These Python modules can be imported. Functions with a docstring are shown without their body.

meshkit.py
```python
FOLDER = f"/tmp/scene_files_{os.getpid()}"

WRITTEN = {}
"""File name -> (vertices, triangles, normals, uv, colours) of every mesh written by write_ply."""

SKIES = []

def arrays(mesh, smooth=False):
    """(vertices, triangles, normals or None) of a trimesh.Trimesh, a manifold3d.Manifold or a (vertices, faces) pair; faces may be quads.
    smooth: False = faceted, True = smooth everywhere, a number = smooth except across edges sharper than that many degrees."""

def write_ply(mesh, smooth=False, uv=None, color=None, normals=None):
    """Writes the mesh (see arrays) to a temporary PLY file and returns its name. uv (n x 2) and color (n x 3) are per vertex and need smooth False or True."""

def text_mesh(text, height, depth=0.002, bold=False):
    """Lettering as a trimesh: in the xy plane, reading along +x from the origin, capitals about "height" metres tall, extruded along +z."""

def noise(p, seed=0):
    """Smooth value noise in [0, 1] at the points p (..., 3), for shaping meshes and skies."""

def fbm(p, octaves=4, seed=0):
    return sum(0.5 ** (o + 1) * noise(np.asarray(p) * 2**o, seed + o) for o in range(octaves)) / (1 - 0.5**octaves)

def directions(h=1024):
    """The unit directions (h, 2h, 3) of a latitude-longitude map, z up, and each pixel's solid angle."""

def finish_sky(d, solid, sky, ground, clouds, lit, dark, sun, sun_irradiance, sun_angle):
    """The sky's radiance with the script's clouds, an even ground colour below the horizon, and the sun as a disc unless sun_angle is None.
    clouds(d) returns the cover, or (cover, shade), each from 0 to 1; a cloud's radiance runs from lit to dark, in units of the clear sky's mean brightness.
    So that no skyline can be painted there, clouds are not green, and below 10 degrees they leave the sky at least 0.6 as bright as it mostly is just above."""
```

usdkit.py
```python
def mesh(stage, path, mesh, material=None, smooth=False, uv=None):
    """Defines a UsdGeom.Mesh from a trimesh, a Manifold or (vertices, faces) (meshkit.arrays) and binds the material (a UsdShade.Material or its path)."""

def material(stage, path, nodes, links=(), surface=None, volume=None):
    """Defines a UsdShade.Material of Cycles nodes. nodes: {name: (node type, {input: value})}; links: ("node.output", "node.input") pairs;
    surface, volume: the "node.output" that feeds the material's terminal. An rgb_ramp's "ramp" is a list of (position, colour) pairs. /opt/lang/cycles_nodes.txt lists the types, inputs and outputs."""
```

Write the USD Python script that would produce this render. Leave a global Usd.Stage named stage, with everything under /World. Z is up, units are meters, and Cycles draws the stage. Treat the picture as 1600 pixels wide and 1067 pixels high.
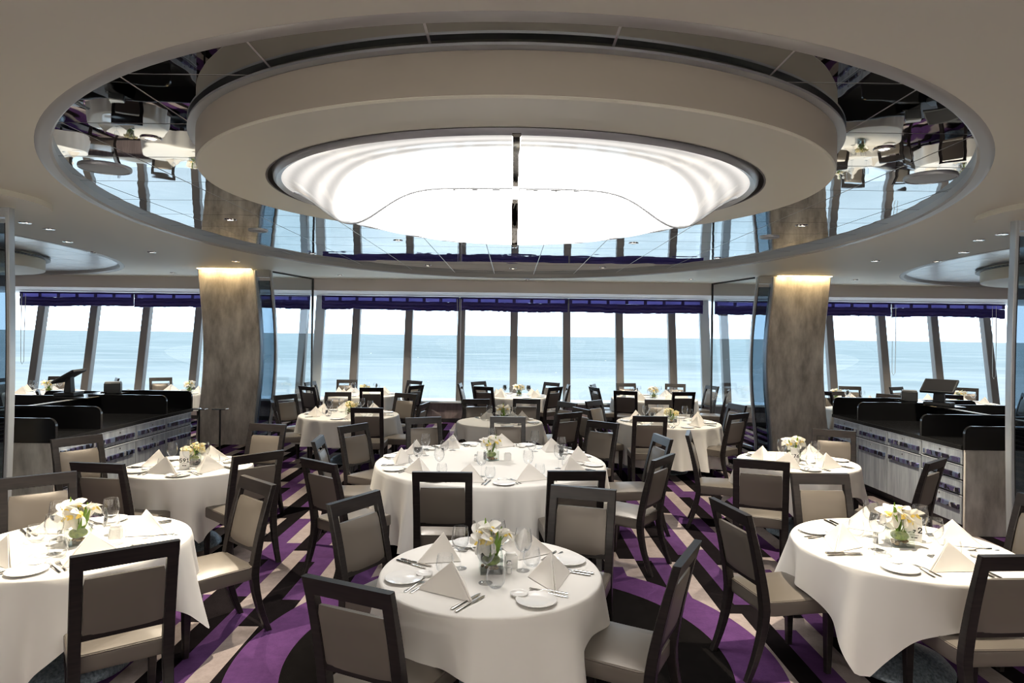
import math, random, numpy as np, trimesh, usdkit, meshkit, manifold3d
from pxr import Usd, UsdGeom, UsdLux, UsdShade, Gf, Sdf
import shapely
from shapely.geometry import Polygon, box as sbox, LineString

PI = math.pi
stage = Usd.Stage.CreateInMemory()
UsdGeom.SetStageUpAxis(stage, 'Z')
UsdGeom.SetStageMetersPerUnit(stage, 1.0)
UsdGeom.Xform.Define(stage, '/World')
UsdGeom.Scope.Define(stage, '/World/Looks')

# ------------------------------------------------------------------ camera, sky, exposure
cam = UsdGeom.Camera.Define(stage, '/World/camera')
cam.CreateHorizontalApertureAttr(36.0)
cam.CreateVerticalApertureAttr(24.0075)
cam.CreateFocalLengthAttr(1020 * 36.0 / 1600)
cam.CreateVerticalApertureOffsetAttr(-9.0 * 36.0 / 1600)
cam.CreateClippingRangeAttr((0.05, 100000.0))
cam.CreateFStopAttr(0.0)
cam.CreateExposureAttr(0.0)
m = (Gf.Matrix4d().SetRotate(Gf.Rotation(Gf.Vec3d(0, 0, 1), 0.745)) * Gf.Matrix4d().SetRotate(Gf.Rotation(Gf.Vec3d(1, 0, 0), 90))
     * Gf.Matrix4d().SetTranslate(Gf.Vec3d(0, 0, 2.05)))
cam.AddTransformOp().Set(m)

SKY = 0.88
dome = UsdLux.DomeLight.Define(stage, '/World/overcast_sky')
dome.CreateColorAttr(Gf.Vec3f(0.78, 0.95, 1.10))
dome.CreateIntensityAttr(SKY)
LAMP = 5.6          # radiance of the chandelier glass
SPOT = 12000.0
COVE = 22.0          # warm strips above the columns

# ------------------------------------------------------------------ scene helpers
_names = {}


def numbered(parent, name):
    k = (parent, name)
    n = _names.get(k, 0)
    _names[k] = n + 1
    return f'{parent}/{name}' if n == 0 else f'{parent}/{name}_{n:03d}'


def tag(p, label=None, cat=None, group=None, kind=None):
    for k, v in (('label', label), ('category', cat), ('group', group), ('kind', kind)):
        if v:
            p.SetCustomDataByKey(k, v)
    return p


def place(p, loc=(0, 0, 0), rz=0.0):
    a = UsdGeom.XformCommonAPI(p)
    a.SetTranslate(Gf.Vec3d(*map(float, loc)))
    a.SetRotate(Gf.Vec3f(0, 0, float(math.degrees(rz))))
    return p


def thing(name, label, cat, loc=(0, 0, 0), rz=0.0, group=None):
    p = UsdGeom.Xform.Define(stage, numbered('/World', name)).GetPrim()
    place(p, loc, rz)
    return tag(p, label, cat, group)


def struct(name, label=None):
    p = UsdGeom.Xform.Define(stage, numbered('/World', name)).GetPrim()
    return tag(p, label, None, None, 'structure')


def part(parent, name, mesh, mat, smooth=35, label=None, kind=None):
    path = numbered(str(parent.GetPath()), name)
    p = usdkit.mesh(stage, path, mesh, mat, smooth).GetPrim()
    return tag(p, label, kind=kind)


def solo(name, mesh, mat, label, cat, loc=None, rz=0.0, group=None, kind=None, smooth=35):
    p = usdkit.mesh(stage, numbered('/World', name), mesh, mat, smooth).GetPrim()
    if loc is not None:
        place(p, loc, rz)
    return tag(p, label, cat, group, kind)


def dup(src, label, loc, rz=0.0, group=None):
    name = src.GetName()
    path = numbered('/World', name)
    p = stage.DefinePrim(path, src.GetTypeName())
    p.GetReferences().AddInternalReference(src.GetPath())
    if src.GetTypeName() == 'Xform':
        p.SetInstanceable(True)
    place(p, loc, rz)
    return tag(p, label, None, group)


class Kind:
    """One kind of repeated thing: the first placing moves the prototype itself, later ones are copies of it."""

    def __init__(self, make):
        self.make, self.src = make, None

    def put(self, label, loc, rz=0.0, group=None):
        if self.src is None:
            self.src = self.make(label, group)
            return place(self.src, loc, rz)
        return dup(self.src, label, loc, rz, group)


# ------------------------------------------------------------------ mesh helpers
def cat(*ms):
    ms = [x for y in ms for x in (y if isinstance(y, list) else [y])]
    return trimesh.util.concatenate(ms)


def bx(x0, x1, y0, y1, z0, z1):
    m = trimesh.creation.box([x1 - x0, y1 - y0, z1 - z0])
    m.apply_translation([(x0 + x1) / 2, (y0 + y1) / 2, (z0 + z1) / 2])
    return m


_ico = trimesh.creation.icosphere(1, 1.0).vertices


def hull_pts(pts, r):
    p = np.concatenate([np.asarray(c)[None] + _ico * r for c in pts])
    h = trimesh.convex.convex_hull(p)
    return h


def rbox(x0, x1, y0, y1, z0, z1, r):
    return hull_pts([(x, y, z) for x in (x0 + r, x1 - r) for y in (y0 + r, y1 - r) for z in (z0 + r, z1 - r)], r)


def cbox(x0, x1, y0, y1, z0, z1, c):
    """chamfered box, cheap"""
    p = []
    for sx in (0, 1):
        for sy in (0, 1):
            for sz in (0, 1):
                X, Y, Z = (x0, x1)[sx], (y0, y1)[sy], (z0, z1)[sz]
                dx, dy, dz = (c, -c)[sx], (c, -c)[sy], (c, -c)[sz]
                p += [(X, Y + dy, Z + dz), (X + dx, Y, Z + dz), (X + dx, Y + dy, Z)]
    return trimesh.convex.convex_hull(np.array(p))


def lathe(prof, n=32, close=False):
    p = np.asarray(prof, float)
    th = np.arange(n) * 2 * PI / n
    v = np.stack([p[:, None, 0] * np.cos(th), p[:, None, 0] * np.sin(th), np.broadcast_to(p[:, None, 1], (len(p), n))], -1).reshape(-1, 3)
    i, j = np.meshgrid(np.arange(len(p) - 1), np.arange(n), indexing='ij')
    a, b, c, d = i * n + j, i * n + (j + 1) % n, (i + 1) * n + (j + 1) % n, (i + 1) * n + j
    f = np.vstack([np.stack([a, b, c], -1).reshape(-1, 3), np.stack([a, c, d], -1).reshape(-1, 3)])
    m = trimesh.Trimesh(v, f, process=False)
    m.merge_vertices()
    m.update_faces(m.nondegenerate_faces())
    return m


def loft(secs, caps=True):
    s = np.asarray(secs, float)
    m, k, _ = s.shape
    v = s.reshape(-1, 3)
    i, j = np.meshgrid(np.arange(m - 1), np.arange(k), indexing='ij')
    a, b, c, d = i * k + j, i * k + (j + 1) % k, (i + 1) * k + (j + 1) % k, (i + 1) * k + j
    f = [np.stack([a, b, c], -1).reshape(-1, 3), np.stack([a, c, d], -1).reshape(-1, 3)]
    if caps:
        f.append(np.array([[0, q + 1, q] for q in range(1, k - 1)]))
        o = (m - 1) * k
        f.append(np.array([[o, o + q, o + q + 1] for q in range(1, k - 1)]))
    t = trimesh.Trimesh(v, np.vstack(f), process=False)
    trimesh.repair.fix_normals(t)
    return t


def rect_sec(cx, cy, z, w, d, c):
    w, d = w / 2, d / 2
    q = [(-w + c, -d), (w - c, -d), (w, -d + c), (w, d - c), (w - c, d), (-w + c, d), (-w, d - c), (-w, -d + c)]
    return [(cx + x, cy + y, z) for x, y in q]


def tube(pts, r, sides=6):
    p = np.asarray(pts, float)
    r = np.broadcast_to(r, (len(p),))
    t = np.gradient(p, axis=0)
    t /= np.linalg.norm(t, axis=1, keepdims=True) + 1e-12
    a = np.cross(t, np.where(np.abs(t[:, 2:]) < 0.9, [0, 0, 1.0], [1.0, 0, 0]))
    a /= np.linalg.norm(a, axis=1, keepdims=True) + 1e-12
    b = np.cross(t, a)
    an = np.arange(sides) * 2 * PI / sides
    s = p[:, None] + r[:, None, None] * (np.cos(an)[None, :, None] * a[:, None] + np.sin(an)[None, :, None] * b[:, None])
    return loft(s)


def ext(poly, z0, z1):
    ms = []
    for g in getattr(poly, 'geoms', [poly]):
        if g.is_empty or g.area < 1e-6:
            continue
        m = trimesh.creation.extrude_polygon(g, z1 - z0, engine='earcut')
        m.apply_translation([0, 0, z0])
        ms.append(m)
    return cat(ms)


def oval(cx, cy, b, a, n=160):
    t = np.linspace(0, 2 * PI, n, endpoint=False)
    return Polygon(np.stack([cx + b * np.cos(t), cy + a * np.sin(t)], 1))


def oval_sweep(cx, cy, b, a, prof, n=160):
    """profile points (dr, z) swept around an ellipse, closed profile"""
    t = np.linspace(0, 2 * PI, n, endpoint=False)
    v = []
    for dr, z in prof:
        v.append(np.stack([cx + (b + dr) * np.cos(t), cy + (a + dr) * np.sin(t), np.full(n, z)], 1))
    v = np.array(v)
    k = len(prof)
    vv = v.reshape(-1, 3)
    i, j = np.meshgrid(np.arange(k), np.arange(n), indexing='ij')
    a_, b_, c_, d_ = i * n + j, i * n + (j + 1) % n, ((i + 1) % k) * n + (j + 1) % n, ((i + 1) % k) * n + j
    f = np.vstack([np.stack([a_, b_, c_], -1).reshape(-1, 3), np.stack([a_, c_, d_], -1).reshape(-1, 3)])
    m = trimesh.Trimesh(vv, f, process=False)
    trimesh.repair.fix_normals(m)
    return m


def moved(m, loc=(0, 0, 0), rz=0.0, rx=0.0, ry=0.0, s=1.0):
    m = m.copy()
    if s != 1.0:
        m.apply_scale(s)
    M = trimesh.transformations.euler_matrix(rx, ry, rz, 'sxyz')
    M[:3, 3] = loc
    m.apply_transform(M)
    return m


# ------------------------------------------------------------------ materials
def mat(name, nodes, links=(), surface='p.BSDF'):
    return usdkit.material(stage, '/World/Looks/' + name, nodes, list(links), surface=surface)


def plain(name, col, rough=0.5, **kw):
    return mat(name, {'p': ('principled_bsdf', {'base_color': col, 'roughness': rough, **kw})})


def mottled(name, c0, c1, rough, scale, stretch=(1, 1, 1), bump=0.0, detail=5, coord='position', **kw):
    src = ('geometry', {}) if coord == 'position' else ('texture_coordinate', {})
    out = 'g.position' if coord == 'position' else 'g.object'
    nodes = {'g': src, 'm': ('mapping', {'scale': stretch}), 'n': ('noise_texture', {'scale': scale, 'detail': detail, 'roughness': 0.6}),
             'r': ('rgb_ramp', {'ramp': [(0.3, c0), (0.7, c1)]}), 'p': ('principled_bsdf', {'roughness': rough, **kw})}
    links = [(out, 'm.vector'), ('m.vector', 'n.vector'), ('n.fac', 'r.fac'), ('r.color', 'p.base_color')]
    if bump:
        nodes['b'] = ('bump', {'strength': bump, 'distance': 0.01})
        links += [('n.fac', 'b.height'), ('b.normal', 'p.normal')]
    return mat(name, nodes, links)


M_ceil = plain('ceiling_paint', (0.70, 0.685, 0.60), 0.5)
M_drum = plain('drum_paint', (0.66, 0.65, 0.56), 0.45)
M_lip = plain('lip_paint', (0.37, 0.365, 0.355), 0.3)
M_wall = plain('wall_paint', (0.76, 0.73, 0.68), 0.7)
M_beam = plain('bulkhead_paint', (0.62, 0.58, 0.56), 0.5)
M_dark = plain('dark_void', (0.02, 0.02, 0.02), 0.6)
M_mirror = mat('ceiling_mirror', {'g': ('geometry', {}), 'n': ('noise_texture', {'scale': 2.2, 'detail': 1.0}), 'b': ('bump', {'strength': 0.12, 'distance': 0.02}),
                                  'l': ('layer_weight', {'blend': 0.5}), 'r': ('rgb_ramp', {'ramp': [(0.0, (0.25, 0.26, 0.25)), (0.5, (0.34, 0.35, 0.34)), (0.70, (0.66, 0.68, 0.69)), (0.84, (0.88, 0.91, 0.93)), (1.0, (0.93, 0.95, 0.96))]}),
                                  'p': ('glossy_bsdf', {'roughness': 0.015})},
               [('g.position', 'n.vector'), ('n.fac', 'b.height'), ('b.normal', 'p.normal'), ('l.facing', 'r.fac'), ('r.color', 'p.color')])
M_satin = plain('satin_ceiling_panel', (0.93, 0.95, 0.97), 0.24, metallic=0.9)
M_joint = plain('joint_trim', (0.80, 0.80, 0.80), 0.3, metallic=0.5)
M_veneer = mottled('column_veneer', (0.36, 0.325, 0.285), (0.84, 0.79, 0.715), 0.42, 3.6, (1.6, 1.6, 0.6), 0.05, 8)
M_veneer2 = mottled('sill_veneer', (0.16, 0.125, 0.125), (0.34, 0.28, 0.28), 0.4, 9.0, (1, 1, 0.15), 0.02, 6)
M_front = mottled('cabinet_veneer', (0.24, 0.265, 0.295), (0.44, 0.475, 0.515), 0.24, 7.0, (1, 2.5, 0.25), 0.02, 6)
M_mull = plain('mullion_bronze', (0.21, 0.19, 0.178), 0.38, metallic=0.2)
M_pale = plain('pale_post', (0.62, 0.68, 0.72), 0.35)
M_frame = plain('fin_frame', (0.50, 0.53, 0.56), 0.3, metallic=0.5)
M_fdark = plain('fin_dark_edge', (0.025, 0.024, 0.025), 0.3)
M_wood = mat('espresso_wood', {'g': ('texture_coordinate', {}), 'm': ('mapping', {'scale': (6, 6, 60)}), 'n': ('noise_texture', {'scale': 1.0, 'detail': 4.0}),
                               'r': ('rgb_ramp', {'ramp': [(0.3, (0.011, 0.009, 0.009)), (0.75, (0.024, 0.019, 0.018))]}),
                               'p': ('principled_bsdf', {'roughness': 0.32, 'specular_ior_level': 0.38})},
             [('g.object', 'm.vector'), ('m.vector', 'n.vector'), ('n.fac', 'r.fac'), ('r.color', 'p.base_color')])
M_leather = mat('bronze_leather', {'g': ('texture_coordinate', {}), 'n': ('noise_texture', {'scale': 260.0, 'detail': 2.0}), 'b': ('bump', {'strength': 0.12, 'distance': 0.002}),
                                   'p': ('principled_bsdf', {'base_color': (0.155, 0.134, 0.113), 'metallic': 0.25, 'roughness': 0.36, 'specular_ior_level': 0.5})},
                [('g.object', 'n.vector'), ('n.fac', 'b.height'), ('b.normal', 'p.normal')])
M_piping = plain('leather_piping', (0.10, 0.08, 0.065), 0.45)
M_cloth = mat('linen_cloth', {'g': ('geometry', {}), 'n': ('noise_texture', {'scale': 420.0, 'detail': 2.0}), 'b': ('bump', {'strength': 0.10, 'distance': 0.001}),
                              'p': ('principled_bsdf', {'base_color': (0.74, 0.72, 0.685), 'roughness': 0.75, 'sheen_weight': 0.1})},
              [('g.position', 'n.vector'), ('n.fac', 'b.height'), ('b.normal', 'p.normal')])
M_napkin = plain('napkin_linen', (0.78, 0.745, 0.70), 0.75, sheen_weight=0.1)
M_china = plain('white_china', (0.82, 0.81, 0.79), 0.12)
M_steel = plain('table_steel', (0.62, 0.60, 0.57), 0.16, metallic=1.0)
M_chrome = plain('chrome', (0.70, 0.70, 0.70), 0.06, metallic=1.0)
M_base = mottled('hammered_metal', (0.10, 0.13, 0.16), (0.30, 0.36, 0.42), 0.35, 60.0, (1, 1, 1), 0.3, 3, metallic=0.6)
M_bar = plain('dark_chrome', (0.30, 0.29, 0.28), 0.06, metallic=1.0)
M_handle = mat('cell_pattern_handle', {'g': ('geometry', {}), 'm': ('mapping', {'scale': (1.0, 1.0, 0.4)}), 'v': ('voronoi_texture', {'scale': 26.0}), 's': ('separate_color', {}),
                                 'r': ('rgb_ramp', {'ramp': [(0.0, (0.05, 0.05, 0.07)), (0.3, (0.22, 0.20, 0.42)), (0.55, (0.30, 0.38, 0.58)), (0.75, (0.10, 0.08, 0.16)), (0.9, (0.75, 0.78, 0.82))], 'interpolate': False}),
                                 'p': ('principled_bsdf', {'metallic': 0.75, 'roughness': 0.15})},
               [('g.position', 'm.vector'), ('m.vector', 'v.vector'), ('v.color', 's.color'), ('s.r', 'r.fac'), ('r.color', 'p.base_color')])  # handle metal coloured in random blue, purple, dark and silver cells
M_strip = plain('bright_strip', (0.78, 0.82, 0.86), 0.22, metallic=0.35)
M_black = plain('black_laminate', (0.012, 0.012, 0.013), 0.16)
M_plastic = plain('black_plastic', (0.03, 0.032, 0.035), 0.35)
M_screen = plain('dark_screen', (0.02, 0.02, 0.022), 0.12)
M_grey = plain('grey_plastic', (0.30, 0.31, 0.32), 0.4)
M_petal = mat('orchid_petal', {'p': ('principled_bsdf', {'base_color': (0.86, 0.84, 0.80), 'roughness': 0.5}), 't': ('translucent_bsdf', {'color': (0.8, 0.78, 0.7)}), 'm': ('mix_closure', {'fac': 0.3})},
              [('p.BSDF', 'm.closure1'), ('t.BSDF', 'm.closure2')], 'm.closure')
M_petal2 = mat('cream_petal', {'p': ('principled_bsdf', {'base_color': (0.83, 0.76, 0.53), 'roughness': 0.5}), 't': ('translucent_bsdf', {'color': (0.8, 0.72, 0.45)}), 'm': ('mix_closure', {'fac': 0.3})},
               [('p.BSDF', 'm.closure1'), ('t.BSDF', 'm.closure2')], 'm.closure')
M_yellow = plain('orchid_heart', (0.82, 0.62, 0.14), 0.5)
M_leaf = mat('orchid_leaf', {'p': ('principled_bsdf', {'base_color': (0.13, 0.24, 0.03), 'roughness': 0.4}), 't': ('translucent_bsdf', {'color': (0.25, 0.40, 0.05)}), 'm': ('mix_closure', {'fac': 0.35})},
             [('p.BSDF', 'm.closure1'), ('t.BSDF', 'm.closure2')], 'm.closure')
M_pebble = mottled('vase_pebbles', (0.12, 0.06, 0.03), (0.45, 0.28, 0.14), 0.5, 90.0, coord='object')
M_moss = mottled('vase_moss', (0.07, 0.12, 0.015), (0.26, 0.32, 0.06), 0.7, 50.0, coord='object')
M_card = plain('white_card', (0.82, 0.81, 0.79), 0.5)
M_ink = plain('black_ink', (0.015, 0.015, 0.017), 0.5)
M_cord = plain('bead_cord', (0.6, 0.6, 0.58), 0.4)


def thin_glass(name, tint, edge, f0=0.05, f1=0.6, rough=0.0):
    """a single wall of clear glass: tint straight through, edge colour at grazing angles, mirror share from f0 to f1"""
    return mat(name, {'l': ('layer_weight', {'blend': 0.5}), 'q': ('math', {'math_type': 'power', 'value2': 3.0}), 'h': ('math', {'math_type': 'multiply_add', 'value2': f1 - f0, 'value3': f0}),
                      'c': ('mix_color', {'a': tint, 'b': edge}), 't': ('transparent_bsdf', {}), 'g': ('glossy_bsdf', {'color': (0.95, 0.97, 1.0), 'roughness': rough}), 'm': ('mix_closure', {})},
               [('l.facing', 'q.value1'), ('q.value', 'c.fac'), ('q.value', 'h.value1'), ('h.value', 'm.fac'), ('c.result', 't.color'), ('t.BSDF', 'm.closure1'), ('g.BSDF', 'm.closure2')], 'm.closure')


M_pane = thin_glass('window_glass', (0.97, 0.99, 1.0), (0.9, 0.95, 0.97), 0.03, 0.4)
M_fin = thin_glass('fin_glass', (0.47, 0.55, 0.61), (0.42, 0.5, 0.56), 0.08, 0.6)
M_partition = thin_glass('partition_glass', (0.95, 0.975, 0.985), (0.88, 0.93, 0.95), 0.03, 0.5)
M_glass = thin_glass('drinking_glass', (0.985, 0.988, 0.99), (0.82, 0.83, 0.84), 0.035, 0.65, 0.03)
M_vase = thin_glass('vase_glass', (0.95, 0.97, 0.95), (0.75, 0.8, 0.77), 0.04, 0.6)

# blinds: woven purple with some light coming through; the upper band is thinner stuff
M_blind = mat('purple_blind', {'g': ('geometry', {}), 'm': ('mapping', {'scale': (1, 1, 14)}), 'n': ('noise_texture', {'scale': 2.0, 'detail': 3.0}),
                               'r': ('rgb_ramp', {'ramp': [(0.3, (0.05, 0.036, 0.15)), (0.7, (0.10, 0.075, 0.26))]}), 'p': ('principled_bsdf', {'roughness': 0.6}),
                               't': ('translucent_bsdf', {'color': (0.06, 0.045, 0.20)}), 'x': ('mix_closure', {'fac': 0.45})},
              [('g.position', 'm.vector'), ('m.vector', 'n.vector'), ('n.fac', 'r.fac'), ('r.color', 'p.base_color'), ('p.BSDF', 'x.closure1'), ('t.BSDF', 'x.closure2')], 'x.closure')
M_sheer = mat('sheer_blind', {'c': ('transparent_bsdf', {'color': (0.55, 0.52, 0.85)}), 'y': ('mix_closure', {'fac': 0.16}), 'p': ('principled_bsdf', {'base_color': (0.12, 0.10, 0.27), 'roughness': 0.6}), 't': ('translucent_bsdf', {'color': (0.30, 0.27, 0.55)}), 'x': ('mix_closure', {'fac': 0.75})},
              [('p.BSDF', 'x.closure1'), ('t.BSDF', 'x.closure2'), ('x.closure', 'y.closure1'), ('c.BSDF', 'y.closure2')], 'y.closure')

# carpet: long stripes along the room that step sideways, and a black disc with a purple ring
M_carpet = mat('carpet', {
    'g': ('geometry', {}), 's': ('separate_xyz', {}),
    'xd': ('math', {'math_type': 'divide', 'value2': 0.145}), 'col': ('math', {'math_type': 'floor'}),
    'wn': ('white_noise_texture', {'dimensions': '1D'}), 'off': ('math', {'math_type': 'multiply_add', 'value2': 0.62, 'value3': 30.0}),
    'ys': ('math', {'math_type': 'add'}), 'yd': ('math', {'math_type': 'divide', 'value2': 1.30}), 'seg': ('math', {'math_type': 'floor'}),
    'sum': ('math', {'math_type': 'add'}), 'mod': ('math', {'math_type': 'floored_modulo', 'value2': 3.0}), 'nrm': ('math', {'math_type': 'multiply_add', 'value2': 0.3333, 'value3': 0.1667}),
    'ramp': ('rgb_ramp', {'ramp': [(0.0, (0.094, 0.042, 0.128)), (0.3333, (0.34, 0.285, 0.272)), (0.6666, (0.011, 0.009, 0.010))], 'interpolate': False}),
    'c0': ('combine_xyz', {'z': 0.0}), 'dist': ('vector_math', {'math_type': 'distance', 'vector2': (0.0, 4.22, 0.0)}),
    'lt1': ('math', {'math_type': 'less_than', 'value2': 1.72}), 'lt2': ('math', {'math_type': 'less_than', 'value2': 1.40}),
    'm1': ('mix_color', {'b': (0.104, 0.044, 0.138)}), 'm2': ('mix_color', {'b': (0.009, 0.008, 0.008)}),
    'pn': ('noise_texture', {'scale': 9.0, 'detail': 9.0, 'roughness': 0.75}), 'pr': ('rgb_ramp', {'ramp': [(0.25, (0.66, 0.66, 0.66)), (0.75, (1.08, 1.08, 1.08))]}), 'mul': ('mix_color', {'blend_type': 'multiply', 'fac': 1.0}),
    'fn': ('noise_texture', {'scale': 300.0, 'detail': 2.0}), 'b': ('bump', {'strength': 0.5, 'distance': 0.004}),
    'p': ('principled_bsdf', {'roughness': 0.9, 'sheen_weight': 0.0, 'specular_ior_level': 0.0})},
    [('g.position', 's.vector'), ('s.x', 'xd.value1'), ('xd.value', 'col.value1'), ('col.value', 'wn.w'), ('wn.value', 'off.value1'), ('off.value', 'ys.value2'), ('s.y', 'ys.value1'),
     ('ys.value', 'yd.value1'), ('yd.value', 'seg.value1'), ('seg.value', 'sum.value1'), ('col.value', 'sum.value2'), ('sum.value', 'mod.value1'), ('mod.value', 'nrm.value1'), ('nrm.value', 'ramp.fac'),
     ('s.x', 'c0.x'), ('s.y', 'c0.y'), ('c0.vector', 'dist.vector1'), ('dist.value', 'lt1.value1'), ('dist.value', 'lt2.value1'),
     ('ramp.color', 'm1.a'), ('lt1.value', 'm1.fac'), ('m1.result', 'm2.a'), ('lt2.value', 'm2.fac'),
     ('g.position', 'pn.vector'), ('pn.fac', 'pr.fac'), ('m2.result', 'mul.a'), ('pr.color', 'mul.b'), ('mul.result', 'p.base_color'),
     ('g.position', 'fn.vector'), ('fn.fac', 'b.height'), ('b.normal', 'p.normal')])

M_sea = mat('sea_water', {
    'g': ('geometry', {}), 'm': ('mapping', {'scale': (0.010, 0.028, 0.02)}), 'n': ('noise_texture', {'scale': 1.0, 'detail': 8.0, 'roughness': 0.62}),
    'r': ('rgb_ramp', {'ramp': [(0.32, (0.060, 0.106, 0.106)), (0.50, (0.108, 0.152, 0.150)), (0.68, (0.225, 0.25, 0.245))]}),
    'fm': ('mapping', {'scale': (0.012, 0.010, 0.02)}), 'fn': ('noise_texture', {'scale': 1.0, 'detail': 6.0, 'roughness': 0.6}), 'fr': ('rgb_ramp', {'ramp': [(0.30, (0.15, 0.15, 0.15)), (0.55, (1, 1, 1))]}),
    's': ('separate_xyz', {}), 'wy': ('map_range', {'from_min': 620.0, 'from_max': 190.0, 'to_min': 0.0, 'to_max': 1.0, 'clamp': True}),
    'ax': ('math', {'math_type': 'absolute'}), 'wx': ('map_range', {'from_min': 170.0, 'from_max': 60.0, 'to_min': 0.7, 'to_max': 1.0, 'clamp': True}),
    'w1': ('math', {'math_type': 'multiply'}), 'w2': ('math', {'math_type': 'multiply', 'use_clamp': True}),
    'mx': ('mix_color', {'b': (0.34, 0.335, 0.320)}), 'p': ('principled_bsdf', {'roughness': 0.45, 'specular_ior_level': 0.15})},
    [('g.position', 'm.vector'), ('m.vector', 'n.vector'), ('n.fac', 'r.fac'), ('g.position', 'fm.vector'), ('fm.vector', 'fn.vector'), ('fn.fac', 'fr.fac'),
     ('g.position', 's.vector'), ('s.y', 'wy.value'), ('s.x', 'ax.value1'), ('ax.value', 'wx.value'), ('wy.result', 'w1.value1'), ('wx.result', 'w1.value2'),
     ('w1.value', 'w2.value1'), ('fr.color', 'w2.value2'), ('w2.value', 'mx.fac'), ('r.color', 'mx.a'), ('mx.result', 'p.base_color')])


def emitter(name, col, strength):
    return mat(name, {'e': ('emission', {'color': col, 'strength': strength})}, (), 'e.emission')


M_lens = emitter('downlight_lens', (1.0, 0.93, 0.82), 6.0)
M_cove = emitter('cove_strip', (1.0, 0.72, 0.36), COVE)
# lit ribbed glass: thicker and thinner rings of the pressed glass let through a little more or less of the lamps above
M_shell = mat('chandelier_glass', {
    'g': ('geometry', {}), 'd': ('vector_math', {'math_type': 'subtract', 'vector2': (0.01, 4.57, 0.0)}), 'sc': ('mapping', {'scale': (1.0, 1.12, 0.0)}), 'l': ('vector_math', {'math_type': 'length'}),
    'f': ('math', {'math_type': 'multiply', 'value2': 58.0}), 'si': ('math', {'math_type': 'sine'}), 'ri': ('math', {'math_type': 'multiply_add', 'value2': 0.22, 'value3': 1.0}), 'ra': ('map_range', {'from_min': 0.2, 'from_max': 1.25, 'to_min': 2.0 * LAMP, 'to_max': 0.18 * LAMP, 'clamp': True}), 'st': ('math', {'math_type': 'multiply'}),
    'e': ('emission', {'color': (1.0, 0.955, 0.90)}), 'gl': ('glossy_bsdf', {'color': (0.9, 0.9, 0.9), 'roughness': 0.08}), 'fr': ('fresnel', {'IOR': 1.4}), 'm': ('mix_closure', {})},
    [('g.position', 'd.vector1'), ('d.vector', 'sc.vector'), ('sc.vector', 'l.vector1'), ('l.value', 'f.value1'), ('f.value', 'si.value1'), ('si.value', 'ri.value1'), ('ri.value', 'st.value1'), ('l.value', 'ra.value'), ('ra.result', 'st.value2'), ('st.value', 'e.strength'),
     ('fr.fac', 'm.fac'), ('e.emission', 'm.closure1'), ('gl.BSDF', 'm.closure2')], 'm.closure')
M_panel = emitter('lamp_panel', (1.0, 0.94, 0.86), 1.5)

# ------------------------------------------------------------------ the setting
CZ, MZ = 3.20, 3.27           # ceiling underside, mirror underside
HW, YB, YW = 14.2, -3.6, 15.35   # half width, back of the room, window line
OC = (0.0, 7.70, 3.96, 5.30)  # big ceiling oval: x, y, half width, half depth
SIDE = [(-10.05, 8.3, 3.9, 5.3), (10.05, 8.35, 3.9, 5.3)]

st = struct('floor', 'purple, beige and black striped carpet with a black disc at the front')
part(st, 'carpet', bx(-HW, HW, YB, 16.0, -0.12, 0.0), M_carpet, False)
solo('sea', bx(-20000, 20000, 60, 40000, -21.0, -20.0), M_sea, 'pale teal sea with white wake foam outside the windows', 'sea', kind='structure', smooth=False)

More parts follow.
